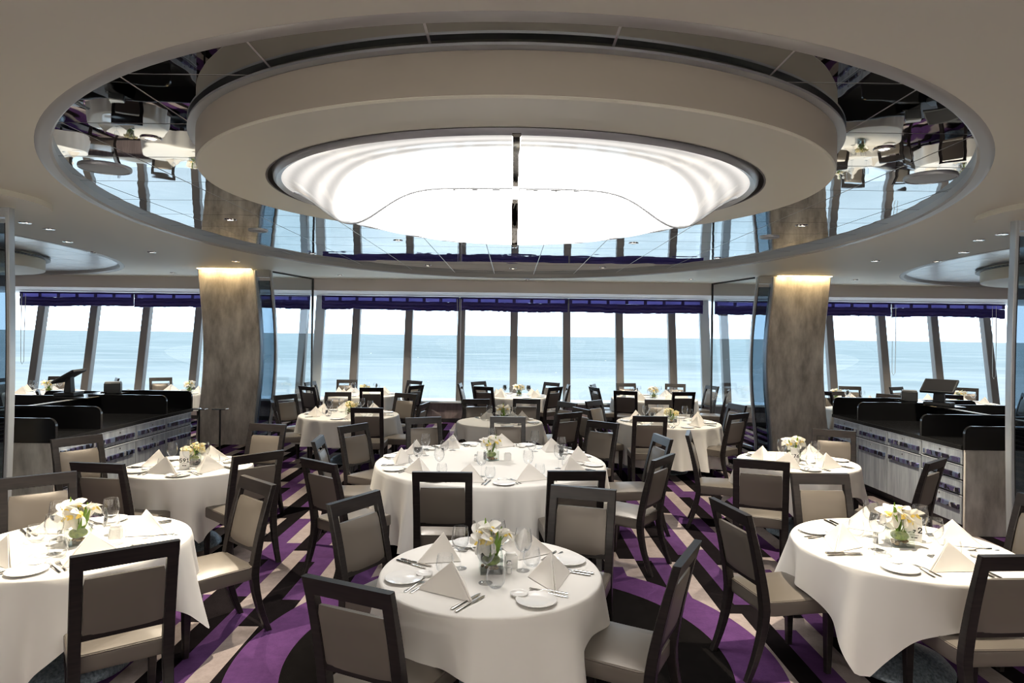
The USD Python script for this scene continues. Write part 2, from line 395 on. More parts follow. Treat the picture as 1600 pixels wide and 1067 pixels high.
cl = struct('ceiling', 'warm white ceiling with a large mirrored oval recess')
room = sbox(-HW, YB, HW, 13.7)
ov = oval(*OC, n=220)
so = [oval(*o, n=160) for o in SIDE]
near_zone = sbox(-HW, YB, HW, 2.62).difference(oval(OC[0], OC[1], OC[2] + 0.68, OC[3] + 0.68, 220))
slab = room.difference(ov.buffer(0.05)).difference(so[0].buffer(0.05)).difference(so[1].buffer(0.05)).difference(near_zone)
part(cl, 'slab', ext(slab, CZ, CZ + 0.08), M_ceil, False)
part(cl, 'raised_slab', ext(near_zone.buffer(0.02), CZ + 0.055, CZ + 0.12), M_ceil, False, 'raised strip of ceiling nearest the camera')
part(cl, 'roof', bx(-HW, HW, YB, 16.2, 3.55, 3.65), M_dark, False)
for o in [OC] + SIDE:
    part(cl, 'oval_lip', oval_sweep(*o, [(0.0, MZ + 0.01), (0.0, CZ + 0.012), (0.015, CZ - 0.004), (0.060, CZ - 0.008), (0.085, CZ - 0.004), (0.095, CZ + 0.004), (0.095, MZ + 0.01)], 200), M_lip, 40, 'grey rounded lip around a mirrored recess')
# mirror tiles, cut to the ovals
for (ox, oy, ob, oa), px, py in [(OC, -0.36, 3.10), (SIDE[0], -10.0, 3.2), (SIDE[1], 10.0, 3.2)]:
    reg = oval(ox, oy, ob + 0.07, oa + 0.07, 160)
    i0, i1 = int((ox - ob - px) // 0.77) - 1, int((ox + ob - px) // 0.77) + 2
    j0, j1 = int((oy - oa - py) // 0.74) - 1, int((oy + oa - py) // 0.74) + 2
    for i in range(i0, i1):
        for j in range(j0, j1):
            t = sbox(px + i * 0.77 + 0.006, py + j * 0.74 + 0.006, px + (i + 1) * 0.77 - 0.006, py + (j + 1) * 0.74 - 0.006).intersection(reg)
            if t.is_empty or t.area < 0.004:
                continue
            part(cl, 'mirror_panel', ext(t, MZ, MZ + 0.0025), M_mirror if ox == 0 else M_satin, False)
    part(cl, 'recess_back', ext(reg, MZ + 0.003, MZ + 0.02).copy(), M_joint, False)

# the window wall
wb = struct('wall_back', 'long window wall with leaning bronze mullions over a low veneer panel')
part(wb, 'bulkhead', bx(-HW, HW, 13.7, 16.1, 2.95, 3.3), M_beam, False)
part(wb, 'sill_wall', bx(-HW, HW, YW - 0.02, 16.0, 0.0, 0.46), M_veneer2, False)
part(wb, 'sill_ledge', cbox(-HW, HW, YW - 0.18, 15.9, 0.46, 0.51, 0.008), M_pale, False)
part(wb, 'skirting', bx(-HW, HW, YW - 0.05, YW - 0.02, 0.0, 0.09), M_fdark, False)


def wy(z):
    return YW + 0.42 * (z - 0.51) / 2.44


MX = [0.045 + 1.26 * k for k in range(-9, 10)]
for x in MX:
    secs = [rect_sec(x, wy(z) + 0.02, z, 0.175, 0.16, 0.01) for z in (0.505, 2.96)]
    part(wb, 'mullion', loft(secs), M_mull, False)
for s in (-1, 1):
    secs = [rect_sec(4.56 * s, wy(z) - 0.16, z, 0.22, 0.12, 0.01) for z in (0.505, 2.955)]
    part(wb, 'pale_post', loft(secs), M_pale, False, 'pale glossy post standing before the windows')
for k in range(len(MX) - 1):
    x0, x1 = MX[k] + 0.08, MX[k + 1] - 0.08
    v = [(x, wy(z) + 0.05 + t, z) for t in (0, 0.012) for z in (0.505, 2.96) for x in (x0, x1)]
    g = trimesh.convex.convex_hull(np.array(v))
    p = usdkit.mesh(stage, f'/World/window_{k + 1}', g, M_pane, False).GetPrim()
    tag(p, None, None, None, 'structure')
wl = struct('wall_left')
part(wl, 'wall_panel', bx(-HW - 0.15, -HW, YB, 16.1, 0.0, 3.6), M_wall, False)
wr = struct('wall_right')
part(wr, 'wall_panel', bx(HW, HW + 0.15, YB, 16.1, 0.0, 3.6), M_wall, False)
wf = struct('wall_front')
part(wf, 'wall_panel', bx(-HW - 0.15, HW + 0.15, YB - 0.15, YB, 0.0, 3.6), M_wall, False)


# ------------------------------------------------------------------ roman blinds
def blind(x0, x1, label, seed):
    rng = np.random.default_rng(seed)
    t = thing('roman_blind', label, 'blind', ((x0 + x1) / 2, 15.18, 2.93), 0, 'purple roman blinds along the window wall')
    w = (x1 - x0) / 2 - 0.004
    nx = 40
    xs = np.linspace(-w, w, nx)
    z0 = -0.31
    prof = [(0.0, -0.115), (-0.02, -0.14), (-0.035, -0.185), (-0.01, -0.20), (-0.045, -0.235), (-0.05, -0.27), (-0.015, -0.285), (-0.03, -0.31), (0.0, -0.318), (0.02, -0.30), (0.02, -0.115)]
    secs = []
    for x in xs:
        sag = 0.012 * math.sin(x * 2.1 + seed) + 0.006 * rng.normal()
        e = 1 - 0.6 * (abs(x) / w) ** 12
        secs.append([(x, y * e, z + sag * (0.4 if z > -0.13 else 1.0)) for y, z in prof])
    part(t, 'folds', loft(secs), M_blind, 50)
    part(t, 'headrail', cbox(-w, w, -0.03, 0.03, -0.035, 0.0, 0.006), M_blind, False)
    part(t, 'sheer_band', bx(-w, w, 0.004, 0.008, -0.12, -0.03), M_sheer, False, 'thinner band of cloth that lets daylight through')
    n = max(3, round(2 * w / 0.42))
    for k in range(n + 1):
        x = -w + 0.03 + (2 * w - 0.06) * k / n
        part(t, 'loop', cbox(x - 0.035, x + 0.035, -0.012, 0.003, -0.12, -0.03, 0.01), M_blind, False)


BL = [(-11.45, -8.80, 'leftmost purple roman blind, raised at the window head'), (-8.79, -6.52, 'purple roman blind left of the left column, second from left'),
      (-6.51, -4.70, 'purple roman blind behind the left column and its glass'), (-4.43, -1.24, 'long purple roman blind over the windows left of centre'),
      (-1.21, 1.29, 'purple roman blind over the middle two windows'), (1.32, 4.43, 'long purple roman blind over the windows right of centre'),
      (4.70, 6.54, 'purple roman blind behind the right column and its glass'), (6.55, 8.8, 'purple roman blind right of the right column'), (8.81, 11.45, 'rightmost purple roman blind, raised at the window head')]
for k, (a, b, l) in enumerate(BL):
    blind(a, b, l, k)
for x, zb, l in [(-1.225, 1.2, 'thin white blind cord hanging left of the middle windows'), (8.83, 1.25, 'looped white blind cord hanging right of the right column'),
                 (-11.3, 1.25, 'looped white blind cord at the far left window'), (11.15, 1.2, 'white blind cord at the far right window')]:
    pts = [(x - 0.05, 15.1, 2.88), (x - 0.045, 15.08, 2.0), (x - 0.04, 15.08, zb + 0.06), (x - 0.01, 15.08, zb), (x + 0.03, 15.08, zb + 0.06), (x + 0.035, 15.08, 2.0), (x + 0.04, 15.1, 2.88)]
    solo('blind_cord', tube(pts, 0.006, 5), M_cord, l, 'cord')


# ------------------------------------------------------------------ columns with glass fins
def wave0(z):
    u = min(max((3.17 - z) / 3.05, 0), 1)
    return 0.115 * math.sin(PI * u) ** 1.25


def column(s, yc, xe, label, top, F=0.29, amp=1.0):
    """s: side; xe: x of the fin's free edge; the veneer body stands beyond it."""
    t = thing('column', label, 'column', (s * xe, yc, 0))
    zs = np.linspace(0.0, CZ - 0.012 if top else CZ, 18)
    d = -s                     # towards the middle of the room
    W = 1.04
    wave = lambda z: amp * wave0(z)
    secs = [rect_sec(s * (F + W / 2) + d * wave(z), 0.0, z, W, 0.20, 0.02) for z in zs]
    part(t, 'veneer_body', loft(secs), M_veneer, 30)
    part(t, 'edge_trim', loft([rect_sec(s * (F - 0.012) + d * wave(z), -0.03, z, 0.022, 0.17, 0.003) for z in zs]), M_frame, 30, 'thin light metal trim on the wavy edge')
    g = loft([rect_sec(s * (F / 2 + 0.01) + d * wave(z), -0.02, z, F - 0.07, 0.014, 0.002) for z in zs if z < 3.1])
    part(t, 'glass_fin', g, M_fin, 30, 'blue-tinted glass fin beside the veneer')
    part(t, 'fin_frame', loft([rect_sec(s * 0.017 + d * wave(z), -0.02, z, 0.034, 0.075, 0.006) for z in zs]), M_frame, 30)
    part(t, 'fin_seal', loft([rect_sec(s * 0.042 + d * wave(z), -0.02, z, 0.016, 0.05, 0.002) for z in zs if z < 3.1]), M_fdark, 30)
    part(t, 'fin_head', cbox(min(s * 0.03, s * F), max(s * 0.03, s * F), -0.06, 0.02, 3.06, CZ, 0.004), M_frame, False)
    if top:
        part(t, 'cove_light', bx(s * (F + W / 2) - 0.48, s * (F + W / 2) + 0.48, -0.21, -0.135, CZ - 0.012, CZ - 0.002), M_cove, False, 'warm strip light washing down the veneer')
    return t


column(-1, 12.0, 4.42, 'tall wavy brown veneer column left of centre with warm light on top', True)
column(1, 12.0, 4.48, 'tall wavy brown veneer column right of centre with warm light on top', True)
column(-1, 5.95, 4.56, 'near column at the left picture edge, only its glass fin showing', False, 0.62, 0.25)
column(1, 5.95, 4.54, 'near column at the right picture edge, only its glass fin showing', False, 0.62, 0.25)
for s, n in ((-1, 'left'), (1, 'right')):
    cap = oval(s * 5.3, 5.6, 1.15, 1.0, 64)
    solo('ceiling_boss', ext(cap, CZ - 0.05, CZ - 0.001), M_ceil, f'shallow round ceiling boss above the near {n} column', 'ceiling boss')
    t = thing('glass_partition', f'clear glass partition running from the {n} column to the windows', 'glass partition', (s * 4.50, 12.15, 0), s * math.atan2(0.32, 1.55))
    part(t, 'glass_pane', bx(-0.006, 0.006, 0.0, 1.57, 0.05, 3.17), M_partition, False)
    part(t, 'end_trim', bx(-0.016, 0.016, 1.54, 1.57, 0.0, 3.195), M_fdark, False)
    part(t, 'top_channel', bx(-0.012, 0.012, 0.0, 1.57, 3.17, 3.20), M_fdark, False)
    part(t, 'floor_channel', bx(-0.02, 0.02, 0.0, 1.57, 0.0, 0.05), M_frame, False)

# ------------------------------------------------------------------ chandelier
CX, CY = 0.01, 4.57
DB, DA, DZ = 2.05, 1.85, 3.042
LB, LA = 1.66, 1.47
ch = thing('chandelier', 'huge oval ceiling drum holding a glowing white ribbed glass bowl', 'chandelier', (CX, CY, DZ))
ring = [(0.0, 0.008), (0.0, MZ - DZ), (-0.03, MZ - DZ), (-0.03, 0.03), (-(DB - LB) + 0.0, 0.03), (-(DB - LB), 0.0), (-0.008, 0.0)]
part(ch, 'drum', oval_sweep(0, 0, DB, DA, ring, 180), M_drum, 40)
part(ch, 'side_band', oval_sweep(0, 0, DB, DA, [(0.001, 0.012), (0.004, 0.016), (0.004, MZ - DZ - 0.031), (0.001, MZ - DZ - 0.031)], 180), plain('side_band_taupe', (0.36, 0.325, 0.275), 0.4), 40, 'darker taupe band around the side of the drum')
part(ch, 'flange', oval_sweep(0, 0, DB + 0.05, DA + 0.05, [(0, MZ - DZ - 0.03), (0.0, MZ - DZ - 0.018), (-0.06, MZ - DZ - 0.016), (-0.06, MZ - DZ - 0.03)], 180), M_frame, 40, 'thin pale metal ring around the top of the drum')
part(ch, 'recess_wall', oval_sweep(0, 0, LB, LA, [(0.0, 0.0), (0.006, 0.02), (0.0, 0.2), (-0.012, 0.2), (-0.012, 0.0)], 140), plain('recess_brown', (0.10, 0.085, 0.075), 0.4), 40)
part(ch, 'lamp_housing', ext(oval(0, 0, LB, LA, 100), 0.17, 0.2), M_dark, False)
GB, GA = 1.57, 1.385
part(ch, 'bowl_ring', oval_sweep(0, 0, GB + 0.045, GA + 0.04, [(0.0, 0.0), (0.005, 0.03), (-0.03, 0.05), (-0.05, 0.03), (-0.05, -0.005), (-0.02, -0.02)], 140), M_frame, 60, 'narrow metal ring holding the glass')


def shell(near):
    n, k = 72, 22
    th = np.linspace(-PI, 0, n) if near else np.linspace(0, PI, n)
    v = []
    for j in range(k + 1):
        rho = j / k
        u, w = rho * np.cos(th), rho * np.sin(th)
        rip = 0.006 * math.sin(rho * 62)
        if near:
            z = (-0.30 * np.exp(-((np.abs(u) - 0.76) / 0.20) ** 2) * np.exp(-(w / 0.42) ** 2) + 0.045 * (1 - rho ** 2)) * (1 - rho ** 5)
        else:
            z = (-0.30 * np.sin(PI * np.clip(w, 0, 1) ** 0.8) * (1 - 0.55 * u ** 2) + 0.03) * (1 - rho ** 6) - 0.16 * np.exp(-((np.abs(u) - 0.76) / 0.20) ** 2) * np.exp(-(w / 0.3) ** 2) * (1 - rho ** 5)
        v.append(np.stack([GB * u, GA * w + (0.012 if not near else -0.004), z + rip * (rho < 0.97)], 1))
    s = np.array(v)
    vv = s.reshape(-1, 3)
    i, j = np.meshgrid(np.arange(k), np.arange(n - 1), indexing='ij')
    a, b, c, d = i * n + j, i * n + j + 1, (i + 1) * n + j + 1, (i + 1) * n + j
    f = np.vstack([np.stack([a, b, c], -1).reshape(-1, 3), np.stack([a, c, d], -1).reshape(-1, 3)])
    m = trimesh.Trimesh(vv, f, process=False)
    m.update_faces(m.nondegenerate_faces())
    m.remove_unreferenced_vertices()
    return m


def near_z(w):
    return 0.045 * (1 - w ** 2) * (1 - abs(w) ** 5)


def far_z(w):
    return (-0.30 * math.sin(PI * max(w, 0) ** 0.8) + 0.03) * (1 - w ** 6)


part(ch, 'glass_shell', shell(True), M_shell, True, 'near half of the glowing bowl with a wavy lower edge')
part(ch, 'glass_shell', shell(False), M_shell, True, 'far half of the glowing bowl, hanging lower')
# dark wavy edge of the near shell
ue = np.linspace(-0.985, 0.985, 70)
ez = [(-0.30 * math.exp(-((abs(u) - 0.76) / 0.20) ** 2) + 0.045 * (1 - u * u)) * (1 - abs(u) ** 5) for u in ue]
part(ch, 'shell_edge', tube([(GB * u, -0.012, z - 0.006) for u, z in zip(ue, ez)], 0.009, 6), M_frame, True, 'thin metal edge along the wave')
for lo, hi, fz in ((-1.02, -0.03, near_z), (0.03, 0.99, far_z)):
    ws = np.linspace(lo, hi, 26)
    secs = []
    for w in ws:
        z = fz(w) if abs(w) < 1 else 0
        secs.append([(-0.022, GA * w, z - 0.004), (0.022, GA * w, z - 0.004), (0.022, GA * w, z - 0.026), (0.017, GA * w, z - 0.031), (-0.017, GA * w, z - 0.031), (-0.022, GA * w, z - 0.026)])
    part(ch, 'spine_bar', loft(secs), M_bar, 40, 'chrome bar across the glass')
for s, n in ((-1, 'left'), (1, 'right')):
    t = thing('ceiling_drum', f'round grey ceiling drum hanging in the {n} mirrored recess', 'ceiling drum', (s * 9.65, 10.05, DZ))
    r2 = [(0.0, 0.008), (0.0, MZ - DZ), (-0.03, MZ - DZ), (-0.03, 0.03), (-0.45, 0.03), (-0.45, 0.0), (-0.008, 0.0)]
    part(t, 'drum', oval_sweep(0, 0, 2.0, 2.0, r2, 120), M_drum, 40)
    part(t, 'flange', oval_sweep(0, 0, 2.07, 2.07, [(0, 0.18), (0, 0.2), (-0.08, 0.205), (-0.08, 0.18)], 120), M_fdark, 40)
    part(t, 'lamp_panel', ext(oval(0, 0, 1.56, 1.56, 80), 0.16, 0.18), M_panel, False, 'lit panel inside the drum')


# ------------------------------------------------------------------ downlights
def spot(parent, loc, aim, strength, cone, color):
    L = UsdLux.SphereLight.Define(stage, str(parent.GetPath()) + '/lamp')
    L.CreateRadiusAttr(0.035)
    L.CreateIntensityAttr(strength)
    L.CreateColorAttr(Gf.Vec3f(*color))
    sh = UsdLux.ShapingAPI.Apply(L.GetPrim())
    sh.CreateShapingConeAngleAttr(cone)
    sh.CreateShapingConeSoftnessAttr(0.75)
    d = Gf.Vec3d(*aim).GetNormalized()
    L.AddTransformOp().Set(Gf.Matrix4d().SetRotate(Gf.Rotation(Gf.Vec3d(0, 0, -1), d + Gf.Vec3d(1e-6, 0, 0))) * Gf.Matrix4d().SetTranslate(Gf.Vec3d(*loc)))


WARM = (1.0, 0.88, 0.69)
NEUT = (1.0, 0.95, 0.88)
DL = [  # x, y, on the mirror?, target (x, y) or None, strength, cone, colour, where
    (-2.30, 4.13, 1, (-2.63, 3.98), 1.0, 34, WARM, 'in the mirror above the front left table with orchids'), (2.35, 4.15, 1, (2.48, 4.12), 1.0, 34, WARM, 'in the mirror at right, over the front right table'),
    (-3.08, 7.1, 1, (-3.2, 6.45), 1.1, 50, WARM, 'in the mirror over the left table signed 591'), (3.09, 7.0, 1, (3.15, 7.0), 1.1, 50, WARM, 'in the mirror over the right table signed 576'),
    (-1.5, 8.5, 1, (-0.7, 7.0), 0.45, 34, NEUT, 'in the mirror behind the chandelier, left of its bar'), (1.56, 8.46, 1, (0.5, 7.0), 0.45, 34, NEUT, 'in the mirror behind the chandelier, right of its bar'),
    (-3.08, 10.0, 1, (-2.6, 10.5), 0.6, 34, WARM, 'in the mirror above the back left table'), (3.1, 9.9, 1, (2.4, 10.1), 0.65, 34, WARM, 'in the mirror above the back right table'),
    (-3.06, 11.47, 1, None, 0, 0, None, 'at the back left rim of the mirrored oval'), (-1.5, 11.5, 1, None, 0, 0, None, 'at the back of the mirrored oval, left of centre'),
    (1.58, 11.45, 1, None, 0, 0, None, 'at the back of the mirrored oval, right of centre'), (0.0, 11.85, 1, (-0.17, 9.85), 0.6, 30, WARM, 'at the back of the mirrored oval, in the middle'),
    (3.1, 11.4, 1, None, 0, 0, None, 'at the back right rim of the mirrored oval'),
    (-5.26, 7.03, 0, None, 0, 0, None, 'on the ceiling beside the near left column'), (-5.3, 7.45, 0, None, 0, 0, None, 'second behind the near left column'),
    (-5.8, 8.5, 0, (-5.6, 8.0), 0.45, 40, WARM, 'above the left service station'), (-6.2, 9.6, 0, None, 0, 0, None, 'between left recess and left station end'),
    (-5.26, 9.5, 0, None, 0, 0, None, 'between the two ovals before the left column'), (-4.5, 10.6, 0, None, 0, 0, None, 'just before the left column'),
    (-6.66, 12.8, 0, (-7.1, 13.5), 0.7, 40, WARM, 'left of the left column near the windows'), (-3.4, 12.85, 0, (-3.3, 13.9), 0.7, 40, WARM, 'near the windows left of centre'),
    (3.48, 12.75, 0, (3.1, 13.8), 0.7, 40, WARM, 'near the windows right of centre'), (0.3, 13.3, 0, (0.1, 14.0), 0.6, 40, WARM, 'near the middle windows'),
    (5.24, 9.43, 0, None, 0, 0, None, 'between the two ovals before the right column'), (6.1, 9.4, 0, None, 0, 0, None, 'between right recess and right station end'),
    (6.5, 12.4, 0, (7.0, 13.5), 0.7, 40, WARM, 'right of the right column near the windows'), (5.26, 7.37, 0, None, 0, 0, None, 'second behind the near right column'),
    (5.2, 6.95, 0, None, 0, 0, None, 'on the ceiling beside the near right column'), (5.8, 8.4, 0, (5.6, 8.3), 0.45, 40, WARM, 'above the right service station'),
    (-9.8, 12.9, 1, (-9.7, 13.7), 0.6, 40, WARM, 'at the far left near the windows'), (9.6, 12.9, 1, (9.5, 13.8), 0.6, 40, WARM, 'at the far right near the windows'),
]
DL += [(x, -2.5, 0, (x, -4.0), 1.35, 55, NEUT, f'washing the wall behind the camera, {w}') for x, w in
       [(-7.2, 'far left'), (-3.6, 'left of middle'), (0.0, 'in the middle'), (3.6, 'right of middle'), (7.2, 'far right')]]  # added unseen lamps; the lit wall throws soft light forward
DL += [(x, y, 0, (x * 0.95, y + 2.2), 0.10, 58, NEUT, f'on the ceiling behind the camera, {w}') for x, y, w in
       [(-6.5, 1.2, 'far left'), (-3.2, -0.4, 'left of middle'), (0.0, -1.2, 'in the middle'), (3.2, -0.4, 'right of middle'), (6.5, 1.2, 'far right')]]  # more unseen lamps, added to brighten chair backs and cloth fronts
for x, y, mir, tgt, k, cone, colr, where in DL:
    z = MZ if mir else CZ
    t = thing('downlight', f'small round recessed ceiling downlight {where}', 'downlight', (x, y, z))
    part(t, 'trim_ring', lathe([(0.034, -0.001), (0.036, -0.008), (0.06, -0.008), (0.064, 0.0)], 20), M_chrome, 50)
    part(t, 'lens', lathe([(0.0, -0.0035), (0.034, -0.0035)], 16), M_lens, False)
    if tgt:
        spot(t, (0, 0, -0.05), (tgt[0] - x, tgt[1] - y, 0.75 - z), SPOT * k, cone, colr)
for x, y, r, l in [(-3.07, 4.9, 0.175, 'wide flush ceiling speaker in the mirror at the left'), (3.1, 4.86, 0.175, 'wide flush ceiling speaker in the mirror at the right'),
                   (-3.05, 7.8, 0.11, 'small flush ceiling speaker in the mirror before the left column'), (3.06, 7.8, 0.11, 'small flush ceiling speaker in the mirror before the right column')]:
    t = thing('ceiling_speaker', l, 'speaker', (x, y, MZ))
    part(t, 'grille', lathe([(0.0, -0.012), (r - 0.02, -0.012), (r - 0.012, -0.006)], 32), M_grey, 40)
    part(t, 'rim', lathe([(r - 0.014, -0.004), (r - 0.012, -0.016), (r, -0.014), (r + 0.004, 0.0)], 32), M_frame, 50)


# ------------------------------------------------------------------ service stations
def station(s, xf, y0, y1, side):
    UD = (y1 - y0) / 4
    D = 2.08
    for k in range(4):
        ya, yb = y0 + k * UD, y0 + (k + 1) * UD
        yc, w = (ya + yb) / 2, UD
        order = ['nearest', 'second', 'third', 'farthest'][k]
        t = thing('cabinet', f'grey veneer drawer cabinet of the {side} service station, {order} from camera', 'cabinet', (s * xf, yc, 0), 0, f'cabinets of the {side} service station')
        # local: the front faces the middle of the room (direction -s along x)
        X = lambda a: s * a
        def b(a0, a1, *r):
            return bx(min(X(a0), X(a1)), max(X(a0), X(a1)), *r)
        def cb(a0, a1, *r):
            return cbox(min(X(a0), X(a1)), max(X(a0), X(a1)), *r)
        part(t, 'body', b(0.0, D, -w / 2 + 0.001, w / 2 - 0.001, 0.09, 0.905), M_fdark, False)
        part(t, 'plinth', b(0.06, D - 0.06, -w / 2 + 0.001, w / 2 - 0.001, 0.0, 0.09), M_fdark, False)
        splits = [0.90, 0.735, 0.575, 0.415, 0.10] if k == 0 else [0.90, 0.715, 0.10]
        for q in range(len(splits) - 1):
            zt, zb = splits[q] - 0.006, splits[q + 1] + 0.012
            door = q == len(splits) - 2
            hz = zt - 0.10 if not door else zt - 0.115
            d = part(t, 'door' if door else 'drawer', cb(-0.02, 0.0, -w / 2 + 0.009, w / 2 - 0.009, zb, zt, 0.003), M_front, False)
            part(d, 'handle', cb(-0.05, -0.018, -w / 2 + 0.035, w / 2 - 0.07, hz - 0.026, hz + 0.026, 0.004), M_handle, False, 'wide flat metal handle coloured in blue and purple cells')
            part(d, 'lock', moved(lathe([(0.0, 0.004), (0.009, 0.004), (0.011, 0.0)], 12), (X(-0.0205), 0.02, zt - 0.04), ry=-s * PI / 2), M_steel, 50, 'small round lock')
            part(d, 'edge_strip', cb(-0.026, -0.016, -w / 2 + 0.006, w / 2 - 0.006, zt - 0.004, zt + 0.008, 0.002), M_strip, False, 'pale metal strip along the top edge')
        if k == 0:
            part(t, 'end_panel', b(-0.01, D, -w / 2 - 0.03, -w / 2, 0.0, 0.945), M_veneer, False, 'brown mottled veneer end panel')
    t = thing('worktop', f'glossy black worktop with upright dividers on the {side} service station', 'worktop', (s * xf, y0, 0.905))
    L = y1 - y0
    def b(a0, a1, *r):
        return bx(min(s * a0, s * a1), max(s * a0, s * a1), *r)
    part(t, 'top', cbox(min(-s * 0.035, s * D), max(-s * 0.035, s * D), 0.0, L + 0.02, 0.0, 0.045, 0.004), M_black, False)
    xs = 1.04
    part(t, 'spine_panel', b(xs - 0.03, xs + 0.03, 0.0, L + 0.02, 0.045, 0.245), M_black, False)
    part(t, 'spine_cap', cbox(min(s * (xs - 0.036), s * (xs + 0.036)), max(s * (xs - 0.036), s * (xs + 0.036)), -0.002, L + 0.02, 0.245, 0.255, 0.003), M_frame, False)
    for yy in (-0.03, UD, 3 * UD, 4 * UD - 0.01):
        for e0, e1 in ((-0.03, xs - 0.03), (D, xs + 0.03)):
            # outline with one rounded top corner at the outer end
            r, h, n = 0.08, 0.25 if e0 < 0 else 0.23, 7
            w = abs(e1 - e0)
            pts = [(0, 0.0)] + [(r - r * math.cos(q / (n - 1) * PI / 2), h - r + r * math.sin(q / (n - 1) * PI / 2)) for q in range(n)] + [(w, h), (w, 0)]
            pg = ext(Polygon(pts), -0.017, 0.017)
            v = pg.vertices.copy()
            sg = 1 if e1 > e0 else -1
            pg.vertices = np.stack([s * (e0 + sg * v[:, 0]), yy + v[:, 2], 0.045 + v[:, 1] - (0.04 if yy < 0 else 0)], 1)
            trimesh.repair.fix_normals(pg)
            part(t, 'divider', pg, M_black, False)
    part(t, 'terminal_shelf', cbox(min(s * (xs - 0.2), s * (xs + 0.2)), max(s * (xs - 0.2), s * (xs + 0.2)), 1.75, 2.75, 0.255, 0.275, 0.004), M_black, False)


station(-1, 4.60, 6.6, 9.36, 'left')
station(1, 4.80, 6.9, 9.68, 'right')


def terminal(s, loc, rz, side):
    t = thing('touchscreen_terminal', f'black till touchscreen tilted on its stand atop the {side} service station', 'till terminal', loc, rz)
    part(t, 'base', rbox(-0.16, 0.16, -0.12, 0.12, 0.0, 0.05, 0.012), M_plastic, 40)
    part(t, 'stand', hull_pts([(-0.06, -0.03, 0.04), (0.06, -0.03, 0.04), (-0.06, 0.04, 0.04), (0.06, 0.04, 0.04), (-0.05, -0.02, 0.2), (0.05, -0.02, 0.2), (-0.05, 0.03, 0.24), (0.05, 0.03, 0.24)], 0.008), M_plastic, 40)
    sc = part(t, 'screen_housing', moved(rbox(-0.20, 0.20, -0.15, 0.15, -0.018, 0.018, 0.008), (0, 0, 0.26), rx=math.radians(32)), M_plastic, 40)
    part(sc, 'screen', moved(bx(-0.18, 0.18, -0.13, 0.13, 0.0, 0.002), (0, -0.0105, 0.277), rx=math.radians(32)), M_screen, False)
    return t


terminal(-1, (-5.86, 8.65, 1.18), math.radians(-78), 'left')
terminal(1, (5.80, 8.85, 1.18), math.radians(-48), 'right')


def printer(loc, rz, label):
    t = thing('receipt_printer', label, 'printer', loc, rz)
    part(t, 'case', rbox(-0.10, 0.10, -0.09, 0.09, 0.0, 0.15, 0.015), M_plastic, 40)
    part(t, 'lid', rbox(-0.092, 0.092, -0.08, 0.06, 0.148, 0.165, 0.006), M_grey, 40)
    pts = [(-0.1 + 0.03 * math.sin(k * 1.3), -0.12 - 0.03 * math.cos(k * 0.9), 0.012 + 0.02 * abs(math.sin(k * 0.7))) for k in range(14)]
    part(t, 'cable', tube(pts, 0.006, 5), M_fdark, True, 'coiled black cable')


printer((-5.52, 9.05, 1.18), 0.4, 'small black receipt printer with coiled cable on the left service station')
printer((5.72, 9.38, 1.18), -0.5, 'small black receipt printer with coiled cable on the right service station')
for k, (x, y) in enumerate([(-4.80, 10.05), (-4.50, 10.1)]):
    t = thing('tray_stand', f'slim dark tray stand before the left column, {["left", "right"][k]} one of two', 'tray stand', (x, y, 0), 0, 'tray stands by the left column')
    part(t, 'base', lathe([(0.0, 0.014), (0.12, 0.012), (0.125, 0.0)], 24), M_fdark, 40)
    part(t, 'post', lathe([(0.014, 0.01), (0.014, 0.85)], 12), M_fdark, 60)
    part(t, 'top_plate', rbox(-0.11, 0.11, -0.06, 0.06, 0.85, 0.868, 0.006), M_chrome, 40)


# ------------------------------------------------------------------ chairs
def back_y(z):
    if z > 0.42:
        return -0.125 * ((z - 0.42) / 0.58) ** 1.35
    return -0.11 * ((0.42 - z) / 0.42) ** 1.7


